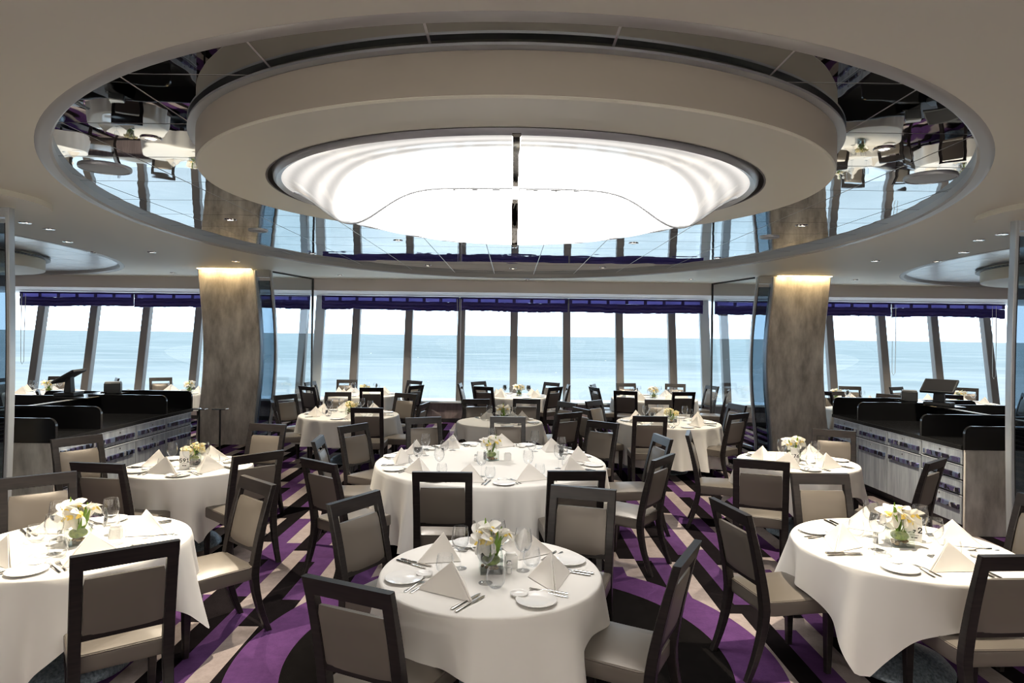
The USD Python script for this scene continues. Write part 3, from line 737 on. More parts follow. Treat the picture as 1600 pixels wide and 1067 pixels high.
def make_chair(label, group):
    t = thing('dining_chair', label, 'chair', group=group)
    hw = 0.23
    # seat: soft box, domed on top
    s = trimesh.creation.box([0.455, 0.475, 0.105])
    for _ in range(3):
        s = s.subdivide()
    v = s.vertices
    n = np.array([0.2275, 0.2375, 0.0525])
    q = v / n
    rr = 0.022
    inner = np.clip(v, -(n - rr), n - rr)
    dlt = v - inner
    ln = np.linalg.norm(dlt, axis=1, keepdims=True)
    v = np.where(ln > 1e-9, inner + dlt / np.maximum(ln, 1e-9) * np.minimum(ln, rr), v)
    v[:, 2] += np.where(q[:, 2] > 0.5, 0.014 * (1 - q[:, 0] ** 2) * (1 - q[:, 1] ** 2), 0)
    v[:, 0] *= 1 + 0.03 * (q[:, 1] > 0) * q[:, 1]
    s.vertices = v + [0, 0.24, 0.43]
    seat = part(t, 'seat', s, M_leather, 40)
    loop = []
    for k in range(41):
        a = 2 * PI * k / 40
        c, d = math.cos(a), math.sin(a)
        e = 0.16
        loop.append((math.copysign(abs(c) ** e, c) * 0.226, 0.24 + math.copysign(abs(d) ** e, d) * 0.236, 0.468))
    part(seat, 'piping', tube(loop, 0.004, 5), M_piping, True)
    # rear legs run up as the stiles of the back
    for sx in (-1, 1):
        zs = np.concatenate([np.linspace(0, 0.42, 8), np.linspace(0.48, 0.995, 9)])
        secs = []
        for z in zs:
            w = 0.040 + 0.014 * min(z / 0.42, 1)
            d = 0.036 + 0.018 * min(z / 0.42, 1) if z < 0.5 else 0.054 - 0.018 * (z - 0.5) / 0.5
            secs.append(rect_sec(sx * (hw - 0.027), back_y(z), z, w, d, 0.004))
        part(t, 'leg', loft(secs), M_wood, 30, 'rear leg running up as a stile of the back')
    for sx in (-1, 1):
        secs = [rect_sec(sx * (0.198 - 0.004 * (1 - z / 0.39)), 0.44, z, 0.034 + 0.018 * z / 0.39, 0.034 + 0.018 * z / 0.39, 0.004) for z in (0, 0.2, 0.39)]
        part(t, 'leg', loft(secs), M_wood, 30)
    zs = np.linspace(0.922, 1.0, 4)
    part(t, 'top_rail', loft([rect_sec(0, back_y(z), z, 0.462, 0.040, 0.005) for z in zs]), M_wood, 30)
    zs = np.linspace(0.555, 0.585, 2)
    part(t, 'lower_rail', loft([rect_sec(0, back_y(z), z, 0.36, 0.03, 0.004) for z in zs]), M_wood, 30)
    zs = np.linspace(0.565, 0.872, 9)
    secs = []
    for i, z in enumerate(zs):
        e = 0.006 * (i in (0, 8))
        row = []
        for x in np.linspace(-0.174 + e, 0.174 - e, 9):
            bul = 0.016 * (1 - (x / 0.174) ** 4) * (0.35 if i in (0, 8) else 1)
            row.append((x, back_y(z) + 0.012 + bul - e, z))
        for x in np.linspace(0.174 - e, -0.174 + e, 9):
            bul = 0.006 * (1 - (x / 0.174) ** 4) * (0.3 if i in (0, 8) else 1)
            row.append((x, back_y(z) - 0.016 - bul + e, z))
        secs.append(row)
    part(t, 'back_panel', loft(secs), M_leather, 45)
    return t


CHAIR = Kind(make_chair)

# tables: key -> (name in labels, x, y, radius, detail level)
T = {
    'T1': ('front centre table', -0.10, 3.60, 0.60, 2), 'T2': ('front left table', -2.63, 3.98, 0.62, 2), 'T3': ('front right table', 2.48, 4.13, 0.64, 2),
    'T4': ('left table signed 591', -3.10, 6.30, 0.57, 2), 'T5': ('right table signed 576', 3.05, 6.95, 0.60, 2), 'T6': ('large centre table', -0.20, 6.75, 1.17, 2),
    'T7': ('back left table', -2.60, 10.50, 0.78, 1), 'T8': ('back right table', 2.42, 10.05, 0.78, 1), 'T9': ('small back centre table', -0.17, 9.85, 0.64, 1),
    'T10': ('window table left of centre', -3.20, 14.05, 0.78, 0), 'T11': ('window table right of centre', 3.05, 13.95, 0.90, 0), 'T12': ('middle window table', 0.12, 14.1, 0.70, 0),
    'T13': ('leftmost window table', -9.75, 13.65, 0.70, 0), 'T14': ('window table by left column', -7.10, 13.9, 0.70, 0), 'T15': ('table behind left station', -7.10, 12.0, 0.62, 0),
    'T16': ('rightmost window table', 9.45, 13.9, 0.78, 0), 'T17': ('window table by right column', 7.25, 13.95, 0.66, 0), 'T18': ('table beside the right column', 6.5, 12.2, 0.62, 0),
}
# chairs: table, x and y of the middle of the top rail, heading (dx, dy) the sitter faces (None: towards the table)
CH = [
    ('T1', -0.68, 2.745, (0.41, 0.91)), ('T1', -1.00, 4.20, (0.866, -0.5)), ('T1', 0.51, 4.55, (-0.30, -0.95)), ('T1', 0.875, 3.20, (-0.87, 0.46)),
    ('T2', -1.85, 3.16, (-0.60, 0.80)), ('T2', -1.80, 4.65, (-0.66, -0.75)), ('T2', -3.41, 4.72, (0.64, -0.77)), ('T2', -3.15, 2.95, (0.40, 0.90)),
    ('T3', 1.38, 4.10, (0.98, 0.20)), ('T3', 2.54, 3.22, (-0.06, 1.0)), ('T3', 2.43, 5.13, (0.02, -1.0)), ('T3', 3.60, 4.35, (-1.0, -0.15)),
    ('T4', -2.79, 7.50, (-0.20, -0.98)), ('T4', -2.19, 5.68, (-0.74, 0.67)), ('T4', -3.27, 5.17, (0.12, 0.99)), ('T4', -4.27, 6.43, (0.85, -0.53)),
    ('T5', 1.97, 7.25, (0.95, -0.30)), ('T5', 2.17, 5.65, (0.35, 0.94)), ('T5', 3.77, 7.62, (-0.40, -0.92)), ('T5', 3.75, 5.75, (-0.64, 0.77)),
    ('T6', -0.52, 5.00, (0.0, 1.0)), ('T6', 0.52, 5.11, (-0.08, 1.0)), ('T6', -1.58, 5.37, (0.61, 0.79)), ('T6', -1.82, 7.53, (0.85, -0.52)), ('T6', -1.11, 8.28, (0.35, -0.94)),
    ('T6', -0.04, 8.47, (0.0, -1.0)), ('T6', 1.14, 8.08, (-0.67, -0.74)), ('T6', 1.62, 6.95, (-0.98, -0.17)), ('T6', 1.35, 5.76, (-0.81, 0.58)), ('T6', -1.93, 6.53, (0.99, 0.1)),
    ('T7', -2.05, 9.28, (-0.05, 1.0)), ('T7', -3.84, 11.1, (0.85, -0.53)), ('T7', -3.66, 10.0, (0.92, 0.38)), ('T7', -3.1, 11.7, (0.12, -0.99)), ('T7', -1.87, 11.62, (-0.42, -0.9)), ('T7', -1.32, 10.0, (-0.98, 0.15)),
    ('T8', 1.86, 8.72, (0.05, 1.0)), ('T8', 3.20, 9.15, (-0.62, 0.78)), ('T8', 3.62, 10.45, (-0.95, -0.28)), ('T8', 2.49, 11.04, (-0.05, -1.0)), ('T8', 1.36, 10.75, (0.75, -0.66)), ('T8', 1.03, 9.55, (0.90, 0.42)),
    ('T9', 0.81, 8.98, (-0.62, 0.78)), ('T9', 0.90, 10.42, (-0.80, -0.55)), ('T9', 0.26, 10.88, (-0.15, -0.98)), ('T9', -0.58, 10.75, (0.25, -0.95)),
    ('T10', -3.75, 14.9, (0.1, -1.0)), ('T10', -4.03, 12.85, (0.55, 0.83)), ('T10', -4.35, 14.1, (0.95, -0.2)), ('T10', -2.73, 12.75, (-0.1, 1.0)), ('T10', -2.2, 14.85, (-0.6, -0.8)), ('T10', -1.95, 13.45, (-0.85, 0.5)),
    ('T11', 2.23, 12.75, (0.3, 0.95)), ('T11', 3.36, 12.70, (-0.1, 1.0)), ('T11', 2.62, 14.93, (0.15, -1.0)), ('T11', 3.75, 14.93, (-0.25, -1.0)), ('T11', 1.80, 14.45, (0.9, -0.3)), ('T11', 1.72, 13.6, (0.94, 0.3)), ('T11', 4.42, 13.3, (-0.93, 0.35)), ('T11', 4.45, 14.45, (-0.9, -0.3)),
    ('T12', -0.75, 14.85, (0.75, -0.66)), ('T12', -0.58, 13.4, (0.45, 0.9)), ('T12', 0.92, 14.85, (-0.7, -0.7)), ('T12', 0.92, 13.5, (-0.75, 0.65)), ('T12', -1.13, 14.25, (1.0, -0.05)), ('T12', 1.25, 14.2, (-1.0, 0.0)),
    ('T13', -10.2, 14.75, (0.2, -0.98)), ('T13', -8.75, 14.5, (-0.8, -0.6)), ('T13', -10.9, 13.9, (1.0, -0.1)), ('T13', -10.1, 12.6, (0.3, 0.95)),
    ('T14', -7.95, 14.8, (0.55, -0.83)), ('T14', -6.0, 13.9, (-1.0, 0.0)),
    ('T15', -8.2, 11.3, (0.83, 0.55)), ('T15', -6.5, 10.95, (-0.4, 0.9)),
    ('T16', 10.35, 14.85, (-0.6, -0.8)), ('T16', 10.6, 13.4, (-0.95, 0.3)), ('T16', 8.75, 14.85, (0.45, -0.9)), ('T16', 8.62, 12.0 + 0.85, (0.6, 0.8)),
    ('T17', 7.7, 14.85, (-0.3, -0.95)), ('T17', 7.9, 13.05, (-0.6, 0.8)), ('T17', 6.35, 13.35, (0.85, 0.5)),
    ('T18', 7.4, 12.8, (-0.8, -0.55)), ('T18', 6.55, 13.3, (0.0, -1.0)),
]


def sector(dx, dy, n=8):
    a = math.degrees(math.atan2(dx, -dy)) % 360     # 0 = nearest the camera, anticlockwise in plan towards the right
    if n == 8:
        return ['near', 'near right', 'right', 'far right', 'far', 'far left', 'left', 'near left'][int(((a + 22.5) % 360) // 45)]
    h = ["six", "five", "four", "three", "two", "one", "twelve", "eleven", "ten", "nine", "eight", "seven"][int(((a + 15) % 360) // 30)]
    return f"{h} o'clock"


seats = {k: [] for k in T}
for tk, x, y, h in CH:
    seats[tk].append((x, y, h))
seatword = {}
for tk, lst in seats.items():
    n, cx, cy, R, lvl = T[tk]
    for mode in (8, 12):
        ws = [sector(x - cx, y - cy, mode) for x, y, h in lst]
        if len(set(ws)) == len(ws):
            break
    if len(set(ws)) < len(ws):
        order = sorted(range(len(lst)), key=lambda i: math.atan2(lst[i][0] - cx, -(lst[i][1] - cy)) % (2 * PI))
        nm = ['first', 'second', 'third', 'fourth', 'fifth', 'sixth', 'seventh', 'eighth', 'ninth', 'tenth']
        for r, i in enumerate(order):
            ws[i] = nm[r] + ' anticlockwise'
        print('order words for', tk)
    seatword[tk] = ws
for tk, lst in seats.items():
    n, cx, cy, R, lvl = T[tk]
    for (x, y, h), wd in zip(lst, seatword[tk]):
        L = math.hypot(*h)
        hx, hy = h[0] / L, h[1] / L
        rz = math.atan2(-hx, hy)
        view = hx * x + hy * y
        dist = math.hypot(x, y)
        c = view / dist
        how = 'back to camera' if c > 0.45 else 'facing camera' if c < -0.45 else 'side-on'
        CHAIR.put(f'dark-framed bronze leather chair, {wd} seat of {n}, {how}', (x + hx * 0.122, y + hy * 0.122, 0), rz, f'chairs at the {n}')


# ------------------------------------------------------------------ tables and cloths
def make_cloth(R, kind, S, phi, seed, nf):
    rng = np.random.default_rng(seed)
    n = 216
    th = np.linspace(0, 2 * PI, n, endpoint=False)
    if kind == 'square':
        L = np.minimum(S / np.maximum(np.abs(np.cos(th - phi)), np.abs(np.sin(th - phi))) - R, S * 1.36 - R)
    else:
        L = np.full(n, S) + 0.012 * np.cos(3 * th + seed)
    w = np.zeros(n)
    for k, a in ((nf, 1.0), (nf + 2, 0.6), (nf - 3, 0.5), (2 * nf + 1, 0.30)):
        w += a * np.cos(k * th + rng.uniform(0, 2 * PI))
    w = w / 1.6
    crest = -np.cos(4 * (th - phi)) if kind == 'square' else np.zeros(n)
    rows = []
    for r in (0.0, 0.35, 0.65, 0.86, 0.95, 0.985):
        rows.append((np.full(n, r * R), np.full(n, 0.0)))
    rows.append((np.full(n, R * 0.985 + 0.010), np.full(n, -0.0025)))
    rows.append((np.full(n, R + 0.006), np.full(n, -0.010)))
    for t in np.linspace(0.05, 1.0, 12):
        s = t * L
        g = np.clip(s / 0.30, 0, 2.2)
        r = R + 0.010 + 0.02 * g + ((0.046 if kind == 'square' else 0.040) * g) * w + 0.034 * g ** 1.2 * np.maximum(crest, -0.4)
        z = -0.012 - s * np.sqrt(np.maximum(1 - (0.10 + 0.12 * np.maximum(crest, 0)) ** 2, 0.6))
        rows.append((r, z))
    v = np.array([np.stack([r * np.cos(th), r * np.sin(th), z], 1) for r, z in rows])
    vv = v.reshape(-1, 3)
    m = len(rows)
    i, j = np.meshgrid(np.arange(m - 1), np.arange(n), indexing='ij')
    a, b, c, d = i * n + j, i * n + (j + 1) % n, (i + 1) * n + (j + 1) % n, (i + 1) * n + j
    f = np.vstack([np.stack([a, d, c], -1).reshape(-1, 3), np.stack([a, c, b], -1).reshape(-1, 3)])
    t = trimesh.Trimesh(vv, f, process=False)
    t.merge_vertices()
    t.update_faces(t.nondegenerate_faces())
    return t


CL = {'T1': ('square', 0.85, -0.35, 7), 'T2': ('square', 0.87, 0.96, 11), 'T3': ('square', 0.87, 0.02, 9), 'T4': ('square', 0.84, -0.16, 10), 'T5': ('square', 0.84, 0.5, 10),
      'T6': ('round', 0.60, 0, 22), 'T7': ('round', 0.40, 0, 13), 'T8': ('round', 0.58, 0, 14), 'T9': ('square', 0.84, 0.7, 11)}
TZ = 0.752


def make_table(tk):
    n, cx, cy, R, lvl = T[tk]
    a = 'large round' if R > 1 else 'round'
    t = thing('dining_table', f'{a} pedestal dining table under white cloth: {n}', 'table', (cx, cy, 0))
    part(t, 'tabletop', lathe([(0.0, 0.748), (R - 0.012, 0.748), (R - 0.004, 0.742), (R - 0.004, 0.722), (R - 0.02, 0.715), (0.0, 0.715)], 64), M_wood, 40)
    part(t, 'pedestal', lathe([(0.045, 0.10), (0.045, 0.70), (0.12, 0.716)], 24), M_fdark, 40)
    k = 0.30 if R < 1 else 0.42
    part(t, 'base', lathe([(0.0, 0.135), (0.06, 0.13), (k * 0.5, 0.115), (k * 0.85, 0.07), (k, 0.02), (k, 0.0)], 40), M_base, 50, 'domed hammered metal base')
    kind, S, phi, nf = CL.get(tk, ('round', 0.32, 0, 12))
    solo('tablecloth', make_cloth(R, kind, S, phi, int(tk[1:]) * 7 + 3, nf), M_cloth, f'white tablecloth draped over the {n}', 'tablecloth', (cx, cy, TZ), 0, 'white tablecloths', smooth=60)


for tk in T:
    make_table(tk)


# ------------------------------------------------------------------ tableware
def k_plate(label, group):
    p = lathe([(0.0, 0.006), (0.058, 0.006), (0.064, 0.010), (0.096, 0.0155), (0.100, 0.0165), (0.1015, 0.015), (0.094, 0.010), (0.062, 0.001), (0.0, 0.0)], 44)
    return solo('bread_plate', p, M_china, label, 'plate', (0, 0, 0), 0, group, smooth=50)


def k_butter(label, group):
    p = lathe([(0.0, 0.006), (0.030, 0.006), (0.036, 0.012), (0.045, 0.018), (0.047, 0.0175), (0.040, 0.006), (0.032, 0.0), (0.0, 0.0)], 32)
    return solo('butter_dish', p, M_china, label, 'dish', (0, 0, 0), 0, group, smooth=50)


def k_wine(label, group):
    t = thing('wine_glass', label, 'glass', group=group)
    part(t, 'bowl', lathe([(0.004, 0.100), (0.016, 0.104), (0.034, 0.120), (0.046, 0.145), (0.0495, 0.168), (0.046, 0.200), (0.0405, 0.232), (0.0395, 0.233), (0.045, 0.200), (0.0483, 0.168), (0.0448, 0.146), (0.033, 0.122), (0.010, 0.107), (0.0, 0.106)], 32), M_glass, True)
    part(t, 'stem', lathe([(0.010, 0.004), (0.005, 0.016), (0.0042, 0.05), (0.0042, 0.085), (0.007, 0.102)], 14), M_glass, True)
    part(t, 'foot', lathe([(0.0, 0.0), (0.037, 0.0), (0.0375, 0.002), (0.022, 0.005), (0.008, 0.010), (0.0, 0.011)], 32), M_glass, 50)
    return t


def k_tumbler(label, group):
    p = lathe([(0.0, 0.0), (0.024, 0.0), (0.030, 0.004), (0.046, 0.026), (0.050, 0.050), (0.047, 0.078), (0.041, 0.104), (0.0398, 0.1045), (0.0455, 0.078), (0.0485, 0.050), (0.0445, 0.027), (0.028, 0.007), (0.0, 0.006)], 32)
    return solo('tumbler', p, M_glass, label, 'glass', (0, 0, 0), 0, group, smooth=True)


def k_napkin(label, group):
    t = thing('napkin', label, 'napkin', group=group)
    A, Lc, Rc, B = (0.0, -0.005, 0.152), (-0.165, -0.07, 0.004), (0.165, -0.07, 0.004), (0.0, 0.12, 0.004)

    def sheet(P, Q, S, th, sag):
        P, Q, S = map(np.array, (P, Q, S))
        nrm = np.cross(Q - P, S - P)
        nrm = nrm / np.linalg.norm(nrm)
        N, pts, idx = 9, [], {}
        for a in range(N + 1):
            for b in range(N + 1 - a):
                u, w = a / N, b / N
                idx[(a, b)] = len(pts)
                bul = 27 * u * w * (1 - u - w)
                pts.append(P * (1 - u - w) + Q * u + S * w - nrm * sag * bul)
        f = []
        for a in range(N):
            for b in range(N - a):
                f.append((idx[(a, b)], idx[(a + 1, b)], idx[(a, b + 1)]))
                if a + b < N - 1:
                    f.append((idx[(a + 1, b)], idx[(a + 1, b + 1)], idx[(a, b + 1)]))
        pts, f = np.array(pts), np.array(f)
        k = len(pts)
        edge = [idx[(a, 0)] for a in range(N + 1)] + [idx[(N - b, b)] for b in range(1, N + 1)] + [idx[(0, b)] for b in range(N - 1, 0, -1)]
        side = []
        for q in range(len(edge)):
            i, j = edge[q], edge[(q + 1) % len(edge)]
            side += [(i, k + i, j), (j, k + i, k + j)]
        m = trimesh.Trimesh(np.vstack([pts, pts - nrm * th]), np.vstack([f, f[:, ::-1] + k, side]), process=False)
        trimesh.repair.fix_normals(m)
        return m
    front = cat(sheet(A, Lc, Rc, 0.004, 0.004), sheet((0.0, -0.012, 0.146), (-0.154, -0.079, 0.003), (0.154, -0.079, 0.003), 0.004, 0.003))
    part(t, 'front_fold', front, M_napkin, 40)
    part(t, 'side_fold', sheet(A, Rc, B, 0.005, 0.012), M_napkin, 40)
    part(t, 'side_fold', sheet(A, B, Lc, 0.005, 0.012), M_napkin, 40)
    return t


def blade(secs, cup=0.0):
    out = []
    for y, w, th, z in secs:
        h = th / 2
        out.append([(-w / 2, y, z), (-w / 4, y, z - h), (w / 4, y, z - h), (w / 2, y, z), (w / 4, y, z + h), (-w / 4, y, z + h)])
    return loft(out)


def k_fork(label, group):
    t = thing('fork', label, 'fork', group=group)
    part(t, 'handle', blade([(-0.10, 0.010, 0.003, 0.004), (-0.092, 0.017, 0.004, 0.004), (-0.06, 0.013, 0.004, 0.005), (0.0, 0.007, 0.004, 0.010), (0.030, 0.008, 0.003, 0.010), (0.046, 0.022, 0.0025, 0.006), (0.056, 0.024, 0.0025, 0.005)]), M_steel, 50)
    part(t, 'tines', cat([blade([(0.054, 0.0042, 0.0025, 0.005), (0.085, 0.0036, 0.0022, 0.005), (0.102, 0.0018, 0.0016, 0.009)]).apply_translation([x, 0, 0]) for x in (-0.0098, -0.0033, 0.0033, 0.0098)]), M_steel, 50)
    return t


def k_knife(label, group):
    t = thing('knife', label, 'knife', group=group)
    part(t, 'handle', blade([(-0.115, 0.012, 0.006, 0.005), (-0.105, 0.018, 0.008, 0.006), (-0.06, 0.015, 0.008, 0.006), (0.0, 0.011, 0.008, 0.006)]), M_steel, 50)
    part(t, 'blade', blade([(0.0, 0.013, 0.003, 0.006), (0.03, 0.018, 0.0024, 0.006), (0.08, 0.020, 0.002, 0.006), (0.105, 0.014, 0.0016, 0.006), (0.114, 0.004, 0.001, 0.006)]), M_steel, 50)
    return t


PLATE, BUTTER, WINE, TUMB, NAP, FORK, KNIFE = map(Kind, (k_plate, k_butter, k_wine, k_tumbler, k_napkin, k_fork, k_knife))


def petal(l, w, bend, n=6):
    v, f = [], []
    for i in range(n + 1):
        u = i / n
        ww = w * math.sin(PI * (0.12 + 0.80 * u)) ** 0.8 if i < n else w * 0.18
        z = bend * (u - u * u * 1.6)
        for k, s in enumerate((-1, -0.5, 0, 0.5, 1)):
            v.append((u * l, s * ww / 2, z - 0.12 * ww * (1 - s * s)))
    for i in range(n):
        for k in range(4):
            a = i * 5 + k
            f += [(a, a + 5, a + 6), (a, a + 6, a + 1)]
    return trimesh.Trimesh(np.array(v), np.array(f), process=False)


def blossom(size, seed):
    rng = np.random.default_rng(seed)
    ps = []
    for k, (a, l, w) in enumerate([(90, 1.0, 0.72), (18, 1.0, 1.05), (162, 1.0, 1.05), (-50, 0.95, 0.7), (-130, 0.95, 0.7)]):
        p = petal(size * 0.52 * l, size * 0.5 * w, 0.25 * size)
        ps.append(moved(p, (0, 0, 0.002 * k), rz=math.radians(a + rng.uniform(-8, 8)), ry=rng.uniform(-0.15, 0.15) * 0))
    heart = cat(moved(trimesh.creation.icosphere(1, size * 0.10), (0, -size * 0.03, size * 0.05)), moved(petal(size * 0.26, size * 0.2, 0.3 * size), (0, -size * 0.03, size * 0.05), rz=-PI / 2))
    return cat(ps), heart


def orchids(label, group, seed, M_p, name, n_bl, bsize, low=False):
    rng = np.random.default_rng(seed)
    t = thing(name, label, 'flowers', group=group)
    w, h = 0.062, 0.105
    outer = rbox(-w, w, -w, w, 0.0, h, 0.006)
    wall = cat(bx(-w, w, -w, -w + 0.004, 0, h), bx(-w, w, w - 0.004, w, 0, h), bx(-w, -w + 0.004, -w + 0.004, w - 0.004, 0, h), bx(w - 0.004, w, -w + 0.004, w - 0.004, 0, h), bx(-w + 0.004, w - 0.004, -w + 0.004, w - 0.004, 0, 0.008))
    part(t, 'vase', wall, M_vase, False, 'square clear glass vase')
    for k in range(16):
        x, y = rng.uniform(-0.044, 0.044, 2)
        e = trimesh.creation.icosphere(1, 1.0)
        e.apply_scale([rng.uniform(0.010, 0.016), rng.uniform(0.010, 0.016), rng.uniform(0.007, 0.010)])
        part(t, 'pebble', moved(e, (x, y, 0.018 + 0.010 * (k % 2)), rz=rng.uniform(0, 3)), M_pebble, True)
    mo = trimesh.creation.icosphere(2, 1.0)
    mo.apply_scale([0.052, 0.052, 0.030])
    mo.vertices *= 1 + 0.12 * (meshkit.noise(mo.vertices * 90, seed)[:, None] - 0.5)
    part(t, 'moss', moved(mo, (0.0, 0.0, 0.062)), M_moss, True)
    for k in range(5):
        a = rng.uniform(0, 2 * PI)
        l = rng.uniform(0.16, 0.24) * (0.75 if low else 1.0)
        lf = petal(l, 0.026, -0.02, 8)
        tilt = rng.uniform(0.9, 1.35)
        part(t, 'leaf', moved(moved(lf, rx=rng.uniform(-0.4, 0.4), ry=-tilt), (rng.uniform(-0.02, 0.02), rng.uniform(-0.02, 0.02), 0.05), rz=a), M_leaf, True)
    for k in range(n_bl):
        a = 2 * PI * k / n_bl + rng.uniform(-0.3, 0.3)
        rr = (0.0 if k == n_bl - 1 else rng.uniform(0.05, 0.085))
        z = rng.uniform(0.165, 0.205) if rr > 0.01 else 0.225
        if low:
            z -= 0.03
        pos = np.array([rr * math.cos(a), rr * math.sin(a), z])
        part(t, 'stem', tube([(0, 0, 0.05), (pos[0] * 0.3, pos[1] * 0.3, z * 0.6), pos * [0.95, 0.95, 0.99]], 0.0028, 5), M_leaf, True)
        P, H = blossom(bsize * rng.uniform(0.9, 1.1), seed + k)
        tilt = rng.uniform(0.75, 1.2) if rr > 0.01 else 0.5
        M = lambda q: moved(moved(q, rz=PI / 2 + rng.uniform(-0.2, 0.2) * 0, rx=0, ry=tilt), tuple(pos), rz=a)
        b = part(t, 'blossom', M(P), M_p, True)
        part(b, 'heart', M(H), M_yellow, True, 'yellow centre')
    return t


ORCHID = Kind(lambda l, g: orchids(l, g, 5, M_petal, 'orchid_centrepiece', 7, 0.155))
CREAM = Kind(lambda l, g: orchids(l, g, 9, M_petal2, 'cream_flower_centrepiece', 9, 0.11, True))


def k_shaker(label, group):
    t = thing('salt_shaker', label, 'shaker', group=group)
    part(t, 'body', lathe([(0.0, 0.0), (0.017, 0.0), (0.018, 0.004), (0.014, 0.05), (0.0, 0.05)], 16), M_glass, 50)
    part(t, 'salt', lathe([(0.0, 0.002), (0.0155, 0.002), (0.014, 0.03), (0.0, 0.032)], 12), M_card, 50)
    part(t, 'cap', lathe([(0.014, 0.05), (0.015, 0.052), (0.013, 0.066), (0.0, 0.070)], 16), M_chrome, 50)
    return t


def k_caddy(label, group):
    t = thing('sachet_holder', label, 'sachet holder', group=group)
    a, h = 0.034, 0.07
    part(t, 'box', cat(bx(-a, a, -0.022, -0.018, 0, h), bx(-a, a, 0.018, 0.022, 0, h), bx(-a, -a + 0.004, -0.018, 0.018, 0, h), bx(a - 0.004, a, -0.018, 0.018, 0, h), bx(-a, a, -0.018, 0.018, 0, 0.004)), M_china, False)
    for k in range(6):
        part(t, 'sachet', moved(cbox(-0.027, 0.027, -0.0018, 0.0018, 0.006, 0.082, 0.0008), (0, -0.013 + k * 0.0052, 0), rx=0.06 * ((k % 3) - 1) * 0), M_card, False)
    return t


SHAKER, CADDY = Kind(k_shaker), Kind(k_caddy)


def sign(txt, loc, rz, label):
    t = thing('table_number_sign', label, 'sign', loc, rz)
    part(t, 'card', cbox(-0.044, 0.044, -0.003, 0.003, 0.0, 0.165, 0.001), M_card, False)
    part(t, 'foot', cbox(-0.03, 0.03, -0.025, 0.03, 0.0, 0.006, 0.002), M_card, False)
    g = meshkit.text_mesh(txt, 0.036, 0.001, True)
    g.apply_translation([-(g.bounds[0][0] + g.bounds[1][0]) / 2, 0, 0])
    v = g.vertices
    g.vertices = np.stack([v[:, 0], -0.0032 - v[:, 2], 0.062 + v[:, 1]], 1)
    trimesh.repair.fix_normals(g)
    part(t, 'number', g, M_ink, False, f'black number {txt}')
    part(t, 'small_print', cat(bx(-0.026, 0.026, -0.0038, -0.003, 0.046, 0.048), bx(-0.018, -0.004, -0.0038, -0.003, 0.028, 0.035), bx(0.0, 0.018, -0.0038, -0.003, 0.028, 0.034)), M_ink, False)


def setting(tk, ux, uy, wd):
    n, cx, cy, R, lvl = T[tk]
    tx, ty = -uy, ux          # the sitter faces (-ux,-uy); their right hand is (-uy, ux) turned
    tx, ty = -uy, ux
    # right of someone facing (fx, fy) is (fy, -fx); facing = -u
    tx, ty = -uy, ux
    z = TZ
    rzf = math.atan2(ux, -uy)          # local +y points to the table's middle

    def at(r, s):
        return (cx + ux * r + tx * s, cy + uy * r + ty * s, z)
    pl = f'{wd} place of {n}'
    rng = np.random.default_rng(int((ux + 2) * 997 + (uy + 2) * 331) % 9999)
    j = lambda a: rng.uniform(-a, a)
    NAP.put(f'white pyramid-folded napkin, {pl}', at(R - 0.26, 0.0 + j(0.015)), rzf + j(0.35), 'pyramid napkins')
    wide = R > 1
    PLATE.put(f'white bread plate, {pl}', at(R - (0.155 if wide else 0.225), -0.29 + j(0.01)), 0, 'bread plates')
    WINE.put(f'clear wine glass, {pl}', at(R - 0.44 if not wide else R - 0.42, 0.075 + j(0.01)), 0, 'wine glasses')
    if lvl >= 1:
        TUMB.put(f'clear stemless tumbler, {pl}', at(R - 0.42 if not wide else R - 0.38, 0.17 + j(0.01)), 0, 'stemless tumblers')
        if lvl == 2:
            BUTTER.put(f'small white butter dish, {pl}', at(R - 0.33 if not wide else R - 0.29, -0.25 + j(0.01)), 0, 'butter dishes')
        for k in range(2):
            FORK.put(f'{["inner", "outer"][k]} steel fork, {pl}', at(R - 0.21 + 0.012 * k, -0.148 - 0.036 * k), rzf + 0.10 + j(0.05), 'forks')
            KNIFE.put(f'{["inner", "outer"][k]} steel knife, {pl}', at(R - 0.19 + 0.01 * k, 0.150 + 0.034 * k), rzf + j(0.06), 'knives')


# a right-hand check: facing (0,1) means u=(0,-1), right hand is +x, and (-uy, ux) = (1, 0)
for tk, lst in seats.items():
    n, cx, cy, R, lvl = T[tk]
    for (x, y, h), wd in zip(lst, seatword[tk]):
        L = math.hypot(x - cx, y - cy)
        setting(tk, (x - cx) / L, (y - cy) / L, wd)

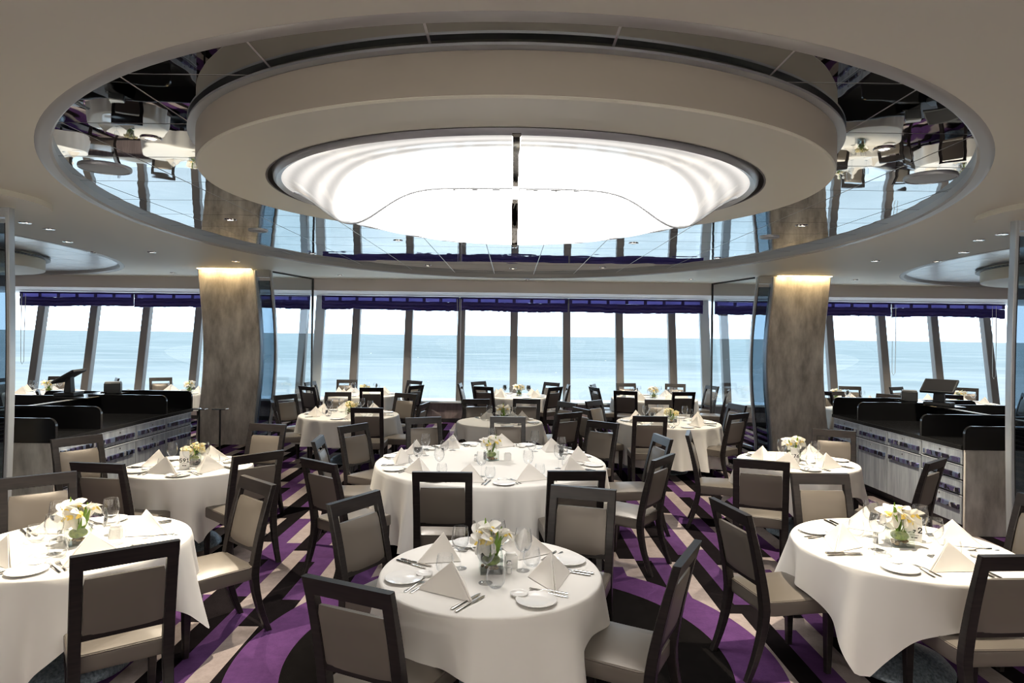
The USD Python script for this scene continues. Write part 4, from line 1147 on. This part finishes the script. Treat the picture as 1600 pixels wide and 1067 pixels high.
FL = {'T1': (0.0, 0.0, 0), 'T2': (0.0, 0.0, 0), 'T3': (0.0, 0.02, 0), 'T4': (0.0, 0.08, 1), 'T5': (0.0, 0.08, 0), 'T6': (0.0, 0.05, 0), 'T7': (0.02, 0.0, 1), 'T8': (0.05, 0.0, 1), 'T9': (0.05, 0.0, 0),
      'T10': (0.05, 0.0, 1), 'T11': (0.0, 0.0, 0), 'T12': (0.05, 0.0, 0), 'T13': (0.15, -0.1, 0), 'T14': (0.25, 0.0, 0), 'T15': (0.05, 0.0, 1), 'T16': (0.1, 0.0, 0), 'T17': (-0.3, 0.0, 0), 'T18': (0.0, 0.0, 1)}
for k, (tk, (dx, dy, c)) in enumerate(FL.items()):
    n, cx, cy, R, lvl = T[tk]
    (CREAM if c else ORCHID).put(f'{"cream flowers" if c else "white orchids"} in a square glass vase on the {n}', (cx + dx, cy + dy, TZ), 0.12 + k * 0.7, 'flower centrepieces')
sign('591', (-3.08, 6.17, TZ), 0.12, 'white table number card reading 591 before cream flowers')
sign('576', (2.97, 6.82, TZ), -0.15, 'white table number card reading 576 before white orchids')
sign('592', (2.61, 4.21, TZ), -0.35, 'white table number card half hidden behind the front right vase')
for tk, dx, dy in [('T1', 0.11, 0.06), ('T2', 0.17, 0.10), ('T6', 0.17, 0.06)]:
    n, cx, cy, R, lvl = T[tk]
    CADDY.put(f'small white sachet holder beside the flowers on the {n}', (cx + dx, cy + dy, TZ), 0.2, 'sachet holders')
for tk, dx, dy in [('T1', 0.10, -0.03), ('T2', -0.13, 0.03), ('T6', -0.16, 0.0), ('T3', -0.13, 0.06)]:
    n, cx, cy, R, lvl = T[tk]
    SHAKER.put(f'small glass salt shaker beside the flowers on the {n}', (cx + dx, cy + dy, TZ), 0.0, 'salt shakers')
n, cx, cy, R, lvl = T['T10']
t = thing('water_carafe', 'clear glass water carafe on the window table left of centre', 'carafe', (cx + 0.12, cy - 0.35, TZ))
part(t, 'body', lathe([(0.0, 0.0), (0.05, 0.0), (0.055, 0.01), (0.05, 0.11), (0.028, 0.17), (0.026, 0.20), (0.034, 0.235), (0.0325, 0.235), (0.0245, 0.20), (0.026, 0.17), (0.048, 0.11), (0.053, 0.012), (0.0, 0.008)], 28), M_glass, True)
